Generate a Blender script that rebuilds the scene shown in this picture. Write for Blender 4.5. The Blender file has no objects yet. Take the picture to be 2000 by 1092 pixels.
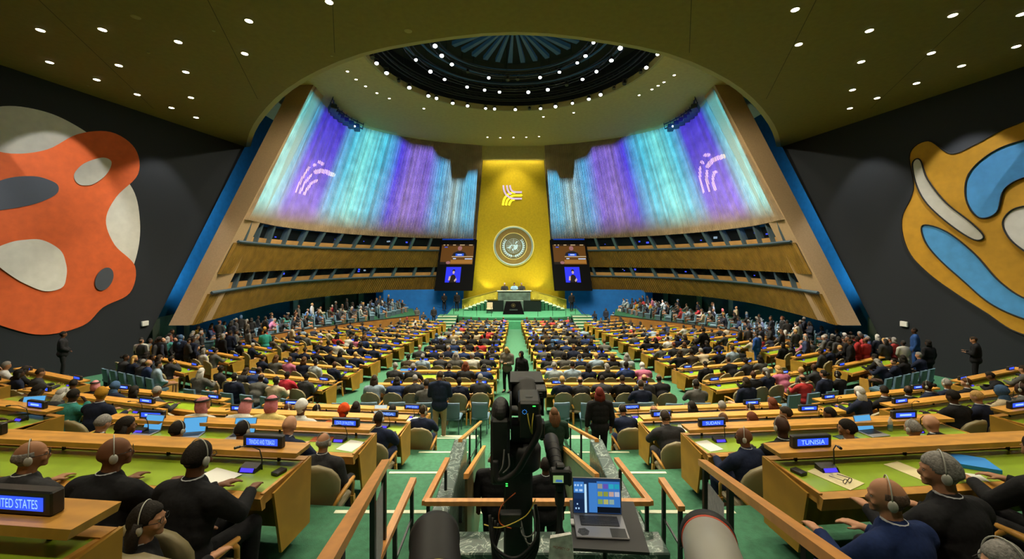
import bpy, math, random
from mathutils import Vector, Matrix
from math import sin, cos, pi, radians as R, tan, atan2, sqrt
rnd = random.Random(7)
C = bpy.context.scene.collection
Z0 = 6.4            # eye height above the lowest part of the hall floor
F = 778.0; HY = 508.0
CX = 0.25           # centre line of the hall

# ------------------------------------------------------------------ materials
MATS = {}
def mat(name, base=(.5,.5,.5), rough=.6, metal=0, emit=None, es=1, noise=None, bump=None, wave=None,
        objcol=False, vcol=False, spec=.5, alpha=None, trans=0, sheen=0):
    """noise=(scale, dark, light) multiplies the colour; wave=(scale,axis,amount) adds grain; bump=(scale,strength)"""
    if name in MATS: return MATS[name]
    m = bpy.data.materials.new(name); m.use_nodes = True
    N = m.node_tree.nodes; L = m.node_tree.links
    b = N['Principled BSDF']
    b.inputs['Roughness'].default_value = rough; b.inputs['Metallic'].default_value = metal
    b.inputs['Specular IOR Level'].default_value = spec
    if trans: b.inputs['Transmission Weight'].default_value = trans
    if sheen: b.inputs['Sheen Weight'].default_value = sheen
    src = None
    if objcol:
        src = N.new('ShaderNodeObjectInfo').outputs['Color']
    elif vcol:
        a = N.new('ShaderNodeVertexColor'); a.layer_name = 'Col'; src = a.outputs['Color']
    else:
        c = N.new('ShaderNodeRGB'); c.outputs[0].default_value = (*base, 1); src = c.outputs[0]
    tc = N.new('ShaderNodeTexCoord')
    if noise:
        n = N.new('ShaderNodeTexNoise'); n.inputs['Scale'].default_value = noise[0]; n.inputs['Detail'].default_value = 4
        L.new(tc.outputs['Object'], n.inputs['Vector'])
        mr = N.new('ShaderNodeMapRange'); mr.inputs['From Min'].default_value = .3; mr.inputs['From Max'].default_value = .7
        mr.inputs['To Min'].default_value = noise[1]; mr.inputs['To Max'].default_value = noise[2]
        L.new(n.outputs['Fac'], mr.inputs['Value'])
        mx = N.new('ShaderNodeVectorMath'); mx.operation = 'SCALE'
        L.new(src, mx.inputs[0]); L.new(mr.outputs[0], mx.inputs['Scale']); src = mx.outputs[0]
    if wave:
        w = N.new('ShaderNodeTexWave'); w.bands_direction = wave[1]; w.inputs['Scale'].default_value = wave[0]
        w.inputs['Distortion'].default_value = 6; w.inputs['Detail'].default_value = 3; w.inputs['Detail Scale'].default_value = 1.2
        L.new(tc.outputs['Object'], w.inputs['Vector'])
        mr = N.new('ShaderNodeMapRange'); mr.inputs['To Min'].default_value = 1 - wave[2]; mr.inputs['To Max'].default_value = 1 + wave[2]*.4
        L.new(w.outputs['Fac'], mr.inputs['Value'])
        mx = N.new('ShaderNodeVectorMath'); mx.operation = 'SCALE'
        L.new(src, mx.inputs[0]); L.new(mr.outputs[0], mx.inputs['Scale']); src = mx.outputs[0]
    L.new(src, b.inputs['Base Color'])
    if emit is not None:
        b.inputs['Emission Color'].default_value = (*emit, 1); b.inputs['Emission Strength'].default_value = es
    if bump:
        n = N.new('ShaderNodeTexNoise'); n.inputs['Scale'].default_value = bump[0]; n.inputs['Detail'].default_value = 3
        L.new(tc.outputs['Object'], n.inputs['Vector'])
        bp = N.new('ShaderNodeBump'); bp.inputs['Strength'].default_value = bump[1]; bp.inputs['Distance'].default_value = .02
        L.new(n.outputs['Fac'], bp.inputs['Height']); L.new(bp.outputs[0], b.inputs['Normal'])
    if alpha is not None: b.inputs['Alpha'].default_value = alpha
    MATS[name] = m
    return m

wood   = mat('honey_wood', (.56,.27,.045), .42, wave=(3.0,'Y',.16), noise=(3,.85,1.1))
woodp  = mat('panel_wood', (.50,.26,.03), .5, wave=(2.2,'X',.14), noise=(2,.85,1.1))
railw  = mat('handrail_wood', (.62,.28,.07), .35, wave=(4,'X',.10), noise=(9,.88,1.08))
slatw  = mat('slat_wood', (.39,.29,.18), .5, noise=(1.2,.75,1.15))
slatb  = mat('slat_backing', (.035,.02,.008), .8)
fasw   = mat('balcony_slat_wood', (.25,.145,.02), .5, noise=(1.5,.7,1.15))
finm   = mat('tan_plaster', (.36,.25,.14), .8, noise=(14,.9,1.08), bump=(30,.1))
green  = mat('green_leather', (.25,.38,.015), .33, noise=(4,.85,1.12), spec=.8)  # green pushed toward yellow to take in the gold wall's reflection
carpet = mat('green_carpet', (.036,.15,.08), .95, noise=(14,.8,1.15), bump=(90,.25))
carpd  = mat('dark_green_carpet', (.015,.11,.05), .95, noise=(10,.8,1.15))
nosing = mat('pale_nosing', (.62,.66,.5), .6)
ceilm  = mat('olive_ceiling', (.17,.14,.035), .85, noise=(5,.92,1.06), bump=(40,.08))
ceil2  = mat('inner_ceiling_plaster', (.40,.34,.13), .85, noise=(4,.93,1.06))
lipm   = mat('ceiling_edge', (.30,.27,.11), .8)
darkw  = mat('charcoal_fabric_wall', (.011,.0145,.020), .9, noise=(60,.85,1.12), bump=(200,.15))
bluew  = mat('blue_wall', (.0,.10,.22), .8, noise=(3,.85,1.1))
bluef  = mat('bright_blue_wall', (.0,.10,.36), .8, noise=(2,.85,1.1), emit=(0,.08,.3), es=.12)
black  = mat('black_plastic', (.012,.012,.013), .45)
blackm = mat('black_metal', (.01,.01,.011), .35, metal=.3)
dark   = mat('dark_interior', (.012,.014,.016), .9)
beige  = mat('olive_beige_leather', (.20,.165,.085), .5, noise=(5,.9,1.08))
blueup = mat('blue_grey_vinyl', (.09,.16,.23), .5, noise=(5,.9,1.08))
lcd    = mat('blue_display', (.0,.02,.3), .4, emit=(.03,.10,1.0), es=1.0)
lcdv   = mat('violet_display', (.0,.0,.3), .4, emit=(.09,.06,1.0), es=1.1)
lcdl   = mat('dim_blue_display', (.0,.02,.1), .3, emit=(.02,.10,.55), es=.9)
letter = mat('display_lettering', (.3,.5,.9), .5, emit=(.28,.50,1.0), es=1.3)
white  = mat('white_paper', (.78,.78,.74), .8)
metalb = mat('blue_grey_metal', (.10,.16,.21), .4, metal=.5)
marble = mat('grey_green_marble', (.13,.2,.17), .3)
gold   = mat('gold_leaf_wall', (.60,.45,.02), .45, metal=.45, noise=(5,.9,1.06), wave=(5,'X',.07), bump=(6,.2))
clothm = mat('woven_cloth', objcol=True, rough=.9, noise=(40,.85,1.1), spec=.15, bump=(7,.9))
skinm  = mat('skin', objcol=True, rough=.6, noise=(12,.92,1.06), spec=.25)
hairm  = mat('hair', objcol=True, rough=.75, noise=(60,.65,1.3), bump=(90,.3), spec=.2)
stuffm = mat('crowd_cloth', vcol=True, rough=.8)
glow   = mat('lamp_glow', (1,1,1), .5, emit=(1,.93,.78), es=30)
glow2  = mat('lamp_glow_cool', (1,1,1), .5, emit=(.95,.98,1), es=30)
orange = mat('mural_orange', (.62,.105,.02), .85, noise=(3,.88,1.08))
cream  = mat('mural_cream', (.62,.60,.54), .85, noise=(3,.93,1.05))
greym  = mat('mural_grey', (.055,.065,.085), .85)
ochre  = mat('mural_ochre', (.46,.235,.01), .85, noise=(3,.88,1.08))
skyb   = mat('mural_blue', (.06,.27,.58), .85, noise=(3,.88,1.08))
lineb  = mat('mural_black_line', (.01,.01,.01), .9)

def em(name,c,s=1): return mat(name,tuple(v*.06 for v in c),.6,emit=c,es=s,spec=.08)
# marble gets veins
def veins(m):
    N = m.node_tree.nodes; L = m.node_tree.links; b = N['Principled BSDF']
    tc = N.new('ShaderNodeTexCoord'); n = N.new('ShaderNodeTexNoise'); n.inputs['Scale'].default_value = 4; n.inputs['Detail'].default_value = 8
    n.inputs['Distortion'].default_value = 2.5
    L.new(tc.outputs['Object'], n.inputs['Vector'])
    r = N.new('ShaderNodeValToRGB'); L.new(n.outputs['Fac'], r.inputs['Fac']); e = r.color_ramp.elements
    e[0].position = .0; e[0].color = (.03,.05,.043,1); e[1].position = 1; e[1].color = (.05,.085,.07,1)
    for p, c in ((.44,(.06,.10,.085,1)),(.485,(.09,.15,.125,1)),(.5,(.55,.62,.56,1)),(.515,(.08,.13,.11,1)),(.6,(.04,.065,.055,1))):
        x = e.new(p); x.color = c
    L.new(r.outputs[0], b.inputs['Base Color'])
veins(marble)

# ------------------------------------------------------------------ mesh builder
class MB:
    def __init__(s): s.v = []; s.f = []; s.m = []; s.c = []
    def add(s, vs, fs, mi=0):
        o = len(s.v); s.v += [tuple(p) for p in vs]
        for q in fs: s.f.append(tuple(i+o for i in q)); s.m.append(mi)
        return o
    def xf(s, M, o=0):
        for i in range(o, len(s.v)): s.v[i] = tuple(M @ Vector(s.v[i]))
        return s
    def bx(s, x0,x1,y0,y1,z0,z1, mi=0):
        return s.add([(x0,y0,z0),(x1,y0,z0),(x1,y1,z0),(x0,y1,z0),(x0,y0,z1),(x1,y0,z1),(x1,y1,z1),(x0,y1,z1)],
              [(0,3,2,1),(4,5,6,7),(0,1,5,4),(1,2,6,5),(2,3,7,6),(3,0,4,7)], mi)
    def rbx(s, x0,x1,y0,y1,z0,z1,b=.01, mi=0):      # chamfered box
        if x1<x0: x0,x1=x1,x0
        vs=[]; 
        for z,i in ((z0,b),(z0+b,0),(z1-b,0),(z1,b)):
            for (xx,yy) in ((x0+b,y0+i),(x1-b,y0+i),(x1-i,y0+b),(x1-i,y1-b),(x1-b,y1-i),(x0+b,y1-i),(x0+i,y1-b),(x0+i,y0+b)):
                vs.append((xx,yy,z))
        fs=[tuple(range(7,-1,-1)), tuple(range(24,32))]
        for k in range(3):
            for j in range(8): fs.append((k*8+j,k*8+(j+1)%8,(k+1)*8+(j+1)%8,(k+1)*8+j))
        return s.add(vs,fs,mi)
    def quad(s,a,b,c,d,mi=0): return s.add([a,b,c,d],[(0,1,2,3)],mi)
    def poly(s,ps,mi=0): return s.add(ps,[tuple(range(len(ps)))],mi)
    def hexa(s, bot, top, mi=0):                     # two rings of n points
        n=len(bot); fs=[tuple(range(n-1,-1,-1)), tuple(range(n,2*n))]
        for j in range(n): fs.append((j,(j+1)%n,n+(j+1)%n,n+j))
        return s.add(list(bot)+list(top),fs,mi)
    def tube(s, pts, r, n=8, mi=0, caps=True):
        pts=[Vector(p) for p in pts]; rs = r if isinstance(r,(list,tuple)) else [r]*len(pts)
        vs=[]; up=None
        for i,p in enumerate(pts):
            d=(pts[min(i+1,len(pts)-1)]-pts[max(i-1,0)])
            if d.length<1e-9: d=Vector((0,0,1))
            d.normalize()
            if up is None: up = Vector((0,0,1)) if abs(d.z)<.9 else Vector((0,1,0))
            a=d.cross(up); a = a.normalized() if a.length>1e-5 else d.orthogonal().normalized()
            b=a.cross(d).normalized(); up=b
            for j in range(n):
                t=2*pi*j/n; vs.append(p+a*(cos(t)*rs[i])+b*(sin(t)*rs[i]))
        fs=[]
        for i in range(len(pts)-1):
            for j in range(n): fs.append((i*n+j,i*n+(j+1)%n,(i+1)*n+(j+1)%n,(i+1)*n+j))
        if caps: fs.append(tuple(range(n-1,-1,-1))); k=(len(pts)-1)*n; fs.append(tuple(range(k,k+n)))
        return s.add(vs,fs,mi)
    def lathe(s, prof, n=16, M=None, mi=0):
        vs=[]; fs=[]
        for (r,z) in prof:
            for j in range(n): t=2*pi*j/n; vs.append((r*cos(t),r*sin(t),z))
        for i in range(len(prof)-1):
            for j in range(n): fs.append((i*n+j,i*n+(j+1)%n,(i+1)*n+(j+1)%n,(i+1)*n+j))
        fs.append(tuple(range(n-1,-1,-1))); k=(len(prof)-1)*n; fs.append(tuple(range(k,k+n)))
        if M is not None: vs=[M@Vector(p) for p in vs]
        return s.add(vs,fs,mi)
    def ell(s, c, r, nu=14, nv=10, fn=None, mi=0, M=None):
        vs=[(0,0,-1)]
        for i in range(1,nv):
            ph=-pi/2+pi*i/nv
            for j in range(nu):
                t=2*pi*j/nu; vs.append((cos(ph)*cos(t),cos(ph)*sin(t),sin(ph)))
        vs.append((0,0,1)); out=[]
        for p in vs:
            k=fn(p) if fn else 1
            if isinstance(k,tuple): q=Vector((p[0]*r[0]*k[0],p[1]*r[1]*k[1],p[2]*r[2]*k[2]))
            else: q=Vector((p[0]*r[0]*k,p[1]*r[1]*k,p[2]*r[2]*k))
            if M is not None: q=M@q
            out.append(q+Vector(c))
        fs=[]
        for j in range(nu): fs.append((0,1+(j+1)%nu,1+j))
        for i in range(nv-2):
            for j in range(nu): a=1+i*nu; fs.append((a+j,a+(j+1)%nu,a+nu+(j+1)%nu,a+nu+j))
        a=1+(nv-2)*nu; e=len(vs)-1
        for j in range(nu): fs.append((a+j,a+(j+1)%nu,e))
        return s.add(out,fs,mi)
    def limb(s, pts, rs, n=10):                      # tapered rounded chain
        for i in range(len(pts)-1):
            a=Vector(pts[i]); b=Vector(pts[i+1]); d=b-a
            s.tube([a-d.normalized()*rs[i]*.6, a, b, b+d.normalized()*rs[i+1]*.6],[rs[i]*.7,rs[i],rs[i+1],rs[i+1]*.7],n)
        for p,r in zip(pts,rs): s.ell(p,(r,r,r),n,max(6,n-2))
        return s
    def mesh(s, name, mats, smooth=False):
        me=bpy.data.meshes.new(name); me.from_pydata(s.v,[],s.f)
        for m in (mats if isinstance(mats,(list,tuple)) else [mats]): me.materials.append(m)
        if any(s.m): me.polygons.foreach_set('material_index', s.m)
        if smooth: me.polygons.foreach_set('use_smooth',[True]*len(me.polygons))
        me.update(); return me

def put(name, me, parent=None, loc=(0,0,0), rot=(0,0,0), label=None, cat=None, group=None, kind=None, col=None, scale=None):
    o = bpy.data.objects.new(name, me); C.objects.link(o)
    if parent is not None:
        o.parent = parent; o.location = loc
    else: o.location = (loc[0],loc[1],loc[2]+Z0)
    o.rotation_euler = rot
    if label: o['label']=label
    if cat: o['category']=cat
    if group: o['group']=group
    if kind: o['kind']=kind
    if col is not None: o.color=(*col,1)
    if scale: o.scale=(scale,)*3
    return o
def struct(name, me, **k): return put(name, me, kind='structure', **k)
def mk(mb, name, mats, parent=None, smooth=False, **k): return put(name, mb.mesh(name,mats,smooth), parent, **k)

def ev(mb, name, mats, vox, smooth=3):
    """weld overlapping shapes into one continuous skin"""
    me = mb.mesh(name, mats); o = bpy.data.objects.new('tmp', me); C.objects.link(o)
    r = o.modifiers.new('r','REMESH'); r.mode='VOXEL'; r.voxel_size=vox; r.use_smooth_shade=True
    if smooth: sm=o.modifiers.new('s','SMOOTH'); sm.iterations=smooth; sm.factor=.5
    dg=bpy.context.evaluated_depsgraph_get(); dg.update()
    out=bpy.data.meshes.new_from_object(o.evaluated_get(dg)); out.name=name
    bpy.data.objects.remove(o); 
    if not out.materials: out.materials.append(mats)
    return out

def px2plane_z(px,py,z):      # where a sight line meets the level z
    D = -z*F/(py-HY); return ((px-1000)/F*D, D)

ORD=['first','second','third','fourth','fifth','sixth','seventh','eighth','ninth','tenth','eleventh','twelfth','thirteenth','fourteenth','fifteenth','sixteenth','seventeenth','eighteenth','nineteenth','twentieth']

# ------------------------------------------------------------------ levels
def zfloor(y):                # raked main floor
    y=max(y,10.0); y=min(y,40)
    return -4.35-.054*y
NY=[2.05,4.0,5.95,7.95,9.9]; NZ=[-1.26,-1.85,-2.46,-3.10,-3.68]   # ledges of the near terraces
DROP=.92

# main floor
mb=MB()
ys=[-7,10]+[12+2*i for i in range(15)]+[50]
for a,b in zip(ys,ys[1:]):
    mb.quad((-26,a,zfloor(a)),(26,a,zfloor(a)),(26,b,zfloor(b)),(-26,b,zfloor(b)))
struct('floor', mb.mesh('floor',carpet))

# terraces
TX=[1.15,6.9,7.6,12.4,13.1,19.6]; TO=[0,.45,.65,1.75,2.2,4.3]
def tline(k,off,side): return [(CX+side*x, NY[k]+o+off) for x,o in zip(TX,TO)]
for side,nm in ((-1,'left'),(1,'right')):
    for k in range(5):
        zt=NZ[k]-DROP; mb=MB()
        fr=tline(k,.4,side)
        if k==0:
            fr=[(x,y-.15-(.35 if side>0 else 0)) for x,y in fr]; bk=[(x,-6) for x,y in fr]
        else:
            bk=tline(k-1,.4,side)
            if k==1: bk=[(x,y-.15-(.35 if side>0 else 0)) for x,y in bk]
        for i in range(5):
            q=[bk[i],bk[i+1],fr[i+1],fr[i]]
            if side<0: q=q[::-1]
            mb.hexa([(x,y,-6.2) for x,y in q],[(x,y,zt) for x,y in q])
        # stair treads down the inner aisle
        f0=fr[0]; zn = NZ[k+1]-DROP if k<4 else zfloor(fr[0][1])
        dz=zt-zn; n=3
        mb2=MB()
        for j in range(1,n):
            zz=zt-dz*j/n; y0=f0[1]+.30*(j-1); y1=y0+.30
            a=CX+side*1.17; b=CX+side*2.2
            mb.bx(min(a,b),max(a,b),y0-.01,y1,-6.1,zz)
            mb2.bx(min(a,b),max(a,b),y1-.05,y1+.005,zz-.03,zz+.006)
        a=CX+side*1.17; b=CX+side*2.2
        mb2.bx(min(a,b),max(a,b),f0[1]-.05,f0[1]+.005,zt-.03,zt+.006)
        t=struct('floor_terrace', mb.mesh('floor_terrace',carpet))
        put('stair_nosing', mb2.mesh('stair_nosing',nosing), t, kind='structure')

# ------------------------------------------------------------------ outer ceiling with arched edge
ZC=7.6; ZI=12.3
arch=[]
for i in range(33):
    t=-1+2*i/32
    # through (0,13) (5.6,14.5) (9.9,17.5) (13.4,20.9) (16,23.8) (18,26.6)
    xs=[0,5.6,9.9,13.4,16,18]; yy=[13,14.4,17.3,20.9,23.9,26.8]
    x=abs(t)*18
    for q in range(5):
        if x<=xs[q+1]+1e-6:
            u=(x-xs[q])/(xs[q+1]-xs[q]); y=yy[q]+(yy[q+1]-yy[q])*u
            break
    arch.append((t*18+.1,y))
# smooth the arch
for _ in range(3):
    arch=[arch[0]]+[(p[0],(a[1]+2*p[1]+b[1])/4) for a,p,b in zip(arch,arch[1:],arch[2:])]+[arch[-1]]
mb=MB()
for (a,b) in zip(arch,arch[1:]):
    mb.quad((a[0]*1.35,-8,ZC),(a[0],a[1],ZC),(b[0],b[1],ZC),(b[0]*1.35,-8,ZC))
mb.quad((arch[0][0],arch[0][1],ZC),(arch[0][0]*1.35,-8,ZC),(-30,-8,ZC),(-30,27,ZC))
mb.quad((arch[-1][0]*1.35,-8,ZC),(arch[-1][0],arch[-1][1],ZC),(30,27,ZC),(30,-8,ZC))
struct('ceiling', mb.mesh('ceiling',ceilm))
mb=MB()
for (a,b) in zip(arch,arch[1:]):
    def inn(p,d): 
        dx=p[0]-.1; dy=p[1]-32; l=sqrt(dx*dx+dy*dy); return (p[0]-dx/l*d,p[1]-dy/l*d)
    a2,b2=inn(a,.28),inn(b,.28); 
    mb.quad((*a,ZC),(*a2,ZC+.06),(*b2,ZC+.06),(*b,ZC))
    mb.quad((*a2,ZC+.06),(*a2,ZC+.8),(*b2,ZC+.8),(*b2,ZC+.06))
struct('trim_1', mb.mesh('trim_1',lipm))
mb=MB()
for (a,b) in zip(arch,arch[1:]):
    a2,b2=(a[0],a[1]-.4),(b[0],b[1]-.4)
    mb.quad((*a2,ZC+.02),(*a2,ZI+.5),(*b2,ZI+.5),(*b2,ZC+.02))
struct('ceiling_riser', mb.mesh('ceiling_riser',ceilm))

# fine joints in the ceiling boards
mb=MB()
for sx in (-1,1):
    for (x0,y0,x1,y1) in ((2,4,6.5,14.6),(6,5,12,18.8),(9,2,18,20),(3,9.4,16,9.0)):
        d=Vector((x1-x0,y1-y0,0)).normalized(); n=Vector((-d.y,d.x,0))*.012
        a=Vector((sx*x0,y0,ZC-.004)); b=Vector((sx*x1,y1,ZC-.004)); n.x*=sx
        mb.quad(a-n,a+n,b+n,b-n)
struct('ceiling_joint', mb.mesh('ceiling_joint',mat('joint_line',(.05,.045,.015),.9)))

# inner ceiling with round opening
OC=(.1,23.8); OR=8.9
mb=MB(); n=64
out=[]
for j in range(n):
    t=2*pi*j/n; c,s_=cos(t),sin(t); k=min(24/abs(c) if abs(c)>1e-6 else 1e9, (22 if s_>0 else 14)/abs(s_) if abs(s_)>1e-6 else 1e9)
    out.append((OC[0]+c*k,OC[1]+s_*k))
inn_=[(OC[0]+OR*cos(2*pi*j/n),OC[1]+OR*sin(2*pi*j/n)) for j in range(n)]
for j in range(n):
    k=(j+1)%n; mb.quad((*inn_[j],ZI),(*out[j],ZI),(*out[k],ZI),(*inn_[k],ZI))
# shallow radial joints give the plaster panels
struct('ceiling_inner', mb.mesh('ceiling_inner',ceil2))
mb=MB()
for j in range(n):
    k=(j+1)%n; mb.quad((*inn_[j],ZI-.05),(*inn_[k],ZI-.05),(*inn_[k],ZI+.35),(*inn_[j],ZI+.35))
    o1=[(OC[0]+(p[0]-OC[0])*1.018,OC[1]+(p[1]-OC[1])*1.018) for p in (inn_[j],inn_[k])]
    mb.quad((*inn_[j],ZI-.05),(*o1[0],ZI-.05),(*o1[1],ZI-.05),(*inn_[k],ZI-.05))
struct('trim_2', mb.mesh('trim_2',lipm))
# dark dome above the opening, ribs and lighting rings
domem=mat('dark_blue_dome',(.006,.012,.02),.8); ribm=mat('dome_rib',(.02,.05,.075),.6, emit=(.01,.05,.09), es=.25)
mb=MB()
prof=[(9.2,12.6),(9.3,14.6),(7.5,15.4),(4,15.7),(.1,15.9)]
for (r0,z0),(r1,z1) in zip(prof,prof[1:]):
    for j in range(n):
        a=2*pi*j/n; b=2*pi*(j+1)/n
        P=lambda r,t,z:(OC[0]+r*cos(t),OC[1]+r*sin(t),z)
        mb.quad(P(r0,a,z0),P(r0,b,z0),P(r1,b,z1),P(r1,a,z1))
dome=struct('ceiling_dome', mb.mesh('ceiling_dome',domem))
mb=MB()
for j in range(32):
    t=2*pi*j/32+.05
    d=Vector((cos(t),sin(t),0)); s_=Vector((-sin(t),cos(t),0))
    a=Vector((OC[0],OC[1],14.15))+d*.9; b=Vector((OC[0],OC[1],14.05))+d*4.6
    mb.hexa([a-s_*.05,a+s_*.05,b+s_*.16,b-s_*.16],[p+Vector((0,0,.25)) for p in (a-s_*.05,a+s_*.05,b+s_*.16,b-s_*.16)])
put('dome_ribs', mb.mesh('dome_ribs',ribm), dome, kind='structure')
mb=MB(); mb.lathe([(1.0,14.0),(1.1,14.05),(1.1,14.3),(.2,14.3)],32,Matrix.Translation((OC[0],OC[1],0)))
put('dome_hub', mb.mesh('dome_hub',lipm), dome, kind='structure')
trussm=mat('truss_metal',(.015,.022,.03),.5,metal=.4)
def ring(r,z,w=.05):
    return [(OC[0]+r*cos(2*pi*j/48),OC[1]+r*sin(2*pi*j/48),z) for j in range(49)]
for i,(r,z) in enumerate(((4.75,13.15),(6.4,12.95),(8.2,12.9))):
    mb=MB()
    for dr,dz in ((0,0),(.35,0),(0,.4),(.35,.4)): mb.tube(ring(r+dr,z+dz),.04,6,caps=False)
    for j in range(0,96):
        t=2*pi*j/96; t2=2*pi*(j+1)/96
        mb.tube([(OC[0]+r*cos(t),OC[1]+r*sin(t),z),(OC[0]+(r+.35)*cos(t2),OC[1]+(r+.35)*sin(t2),z+.4)],.02,4)
    for j in range(12):
        t=2*pi*j/12+.1; mb.tube([(OC[0]+r*cos(t),OC[1]+r*sin(t),z+.4),(OC[0]+r*cos(t),OC[1]+r*sin(t),15.3)],.02,4)
    put('lighting_truss', mb.mesh('lighting_truss',trussm), label=['inner','middle','outer'][i]+' black circular lighting truss inside the dark ceiling dome', cat='truss')
mb=MB()
for r,z in ((5.4,13.9),(6.1,13.8),(7.2,13.7)):
    mb.tube(ring(r,z),.07,6,caps=False)
put('dome_ring', mb.mesh('dome_ring',ribm), dome, kind='structure')

# stage lamps
def lamp_mesh():
    mb=MB(); mb.lathe([(.06,.16),(.11,.13),(.13,-.13),(.14,-.15)],10); mb.bx(-.16,-.14,-.02,.02,-.05,.3); mb.bx(.14,.16,-.02,.02,-.05,.3); mb.bx(-.16,.16,-.02,.02,.3,.33)
    g=MB(); g.lathe([(.13,-.165),(.13,-.152)],12)
    return mb.mesh('housing',black), g.mesh('lens',glow2)
LH,LG=lamp_mesh()
def stage_lamp(x,y,z,label,group,tilt=0,on=True,sc=1,az=None):
    o=put('stage_lamp',None,loc=(x,y,z),label=label,cat='spotlight',group=group,scale=sc)
    if az is None: az=atan2(-(x-CX),(y-10))+pi
    o.rotation_euler=(tilt,0,az)
    put('housing',LH,o); 
    if on: put('lens',LG,o)
    return o
spots=[]
for r,z,N_,nm in ((4.75,13.0,22,'inner'),(6.4,12.8,26,'middle'),(8.55,12.3,44,'outer')):
    for j in range(N_):
        t=2*pi*(j+rnd.uniform(-.28,.28))/N_
        x,y=OC[0]+r*cos(t),OC[1]+r*sin(t)
        if y<OC[1]-r*.35: continue
        if rnd.random()<(.12 if nm!='outer' else .2): on=False
        else: on=True
        stage_lamp(x,y,z,'small '+('lit' if on else 'unlit')+' spotlight clamped to the '+nm+' ring of the ceiling dome',('lit' if on else 'unlit')+' spotlights on the '+nm+' dome ring',tilt=rnd.uniform(.3,.6),on=on,sc=rnd.uniform(.75,1.05))

# recessed downlights
def dl_mesh(r):
    a=MB(); a.lathe([(r*1.25,-.004),(r*1.3,-.012),(r*1.05,-.02),(r,.0)],24); b=MB(); b.lathe([(r,-.024),(r,-.020)],24)
    return a.mesh('trim_ring',lipm), b.mesh('lens',glow)
DL=dl_mesh(.105); DS=dl_mesh(.085)
pL=[(79,58),(200,57),(348,81),(486,40),(643,3),(478,104),(232,127),(97,121),(363,140),(189,155),(268,184),(373,190),(335,210),(383,229)]
pR=[(1553,18),(1861,29),(1698,59),(1560,86),(1819,103),(1985,90),(1682,120),(1878,128),(1790,162),(1665,175),(1713,191),(1660,211),(1995,27)]
downs=[]
for s_,P_ in (('left',pL),('right',pR)):
    for (px,py) in P_:
        x,y=px2plane_z(px,py,ZC); downs.append((x,y))
        o=put('recessed_downlight',None,loc=(x,y,ZC),label='round lit downlight recessed in the olive ceiling on the '+s_,cat='ceiling light',group='downlights in the '+s_+' olive ceiling')
        put('trim_ring',DL[0],o); put('lens',DL[1],o)
z2=[(165,300),(195,345),(237,384),(283,417),(338,450),(398,476),(1855,275),(1778,363),(1728,397),(1670,432),(1608,460),(1700,414),(565,525),(1144,565),(1291,545),(873,664),(935,666),(999,665),(1061,664),(1123,661)]
for i,(px,py) in enumerate(z2):
    x,y=px2plane_z(600+px/2.48,py/2.48,ZI)
    o=put('recessed_downlight',None,loc=(x,y,ZI),label=('small lit downlight in the row of five above the gold wall' if i>14 else 'small lit downlight in the inner ceiling around the dome'),cat='ceiling light',group=('five downlights above the gold wall' if i>14 else 'downlights around the dome opening'))
    put('trim_ring',DS[0],o); put('lens',DS[1],o)
# ceiling speakers / sprinklers
for px,py in ((265,33),(417,60),(290,103),(172,167),(648,109),(797,60)):
    x,y=px2plane_z(px,py,ZC); mb=MB(); r=.13 if px in(265,797) else .05
    mb.lathe([(r,0),(r,-.012),(r*.8,-.02)],16); put('ceiling_disc',mb.mesh('ceiling_disc',lipm),loc=(x,y,ZC),label='small unlit round fitting in the olive ceiling',cat='ceiling fitting',group='unlit round ceiling fittings')

# ------------------------------------------------------------------ dark side walls with murals
def wallpt(side, s, z):       # s: distance along the wall measured as depth Y
    x=20.0-(s-15.6)*.18
    return (side*x+.1, s, z)
for side,nm in ((-1,'left'),(1,'right')):
    mb=MB()
    top=[wallpt(side,-8,ZC),wallpt(side,26.7,ZC)]; bot=[wallpt(side,-8,-6.3),wallpt(side,19.6,-6.3)]
    q=[bot[0],bot[1],top[1],top[0]]
    if side>0: q=q[::-1]
    mb.poly(q)
    # return of the raked end
    b2=(bot[1][0]+side*.8,bot[1][1]+.6,bot[1][2]); t2=(top[1][0]+side*.8,top[1][1]+.6,top[1][2])
    mb.quad(bot[1],b2,t2,top[1])
    struct('wall_'+nm, mb.mesh('wall_'+nm,darkw))
    # blue recess behind the dark wall
    mb=MB(); X=side*21.0
    mb.quad((X,18,-6.5),(X,44,-6.5),(X,44,ZI),(X,18,ZI)); 
    struct('wall_recess_'+nm, mb.mesh('wall_recess',bluew))
struct('wall_back', MB().mesh('w',dark) if 0 else (lambda b:(b.quad((-30,-7.5,-6.5),(30,-7.5,-6.5),(30,-7.5,ZC),(-30,-7.5,ZC)),b)[1])(MB()).mesh('wall_back',darkw))
_m=MB(); _m.quad((-26,47.5,-7),(26,47.5,-7),(26,47.5,ZI+.3),(-26,47.5,ZI+.3)); struct('wall_front', _m.mesh('wall_front',dark))

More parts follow.
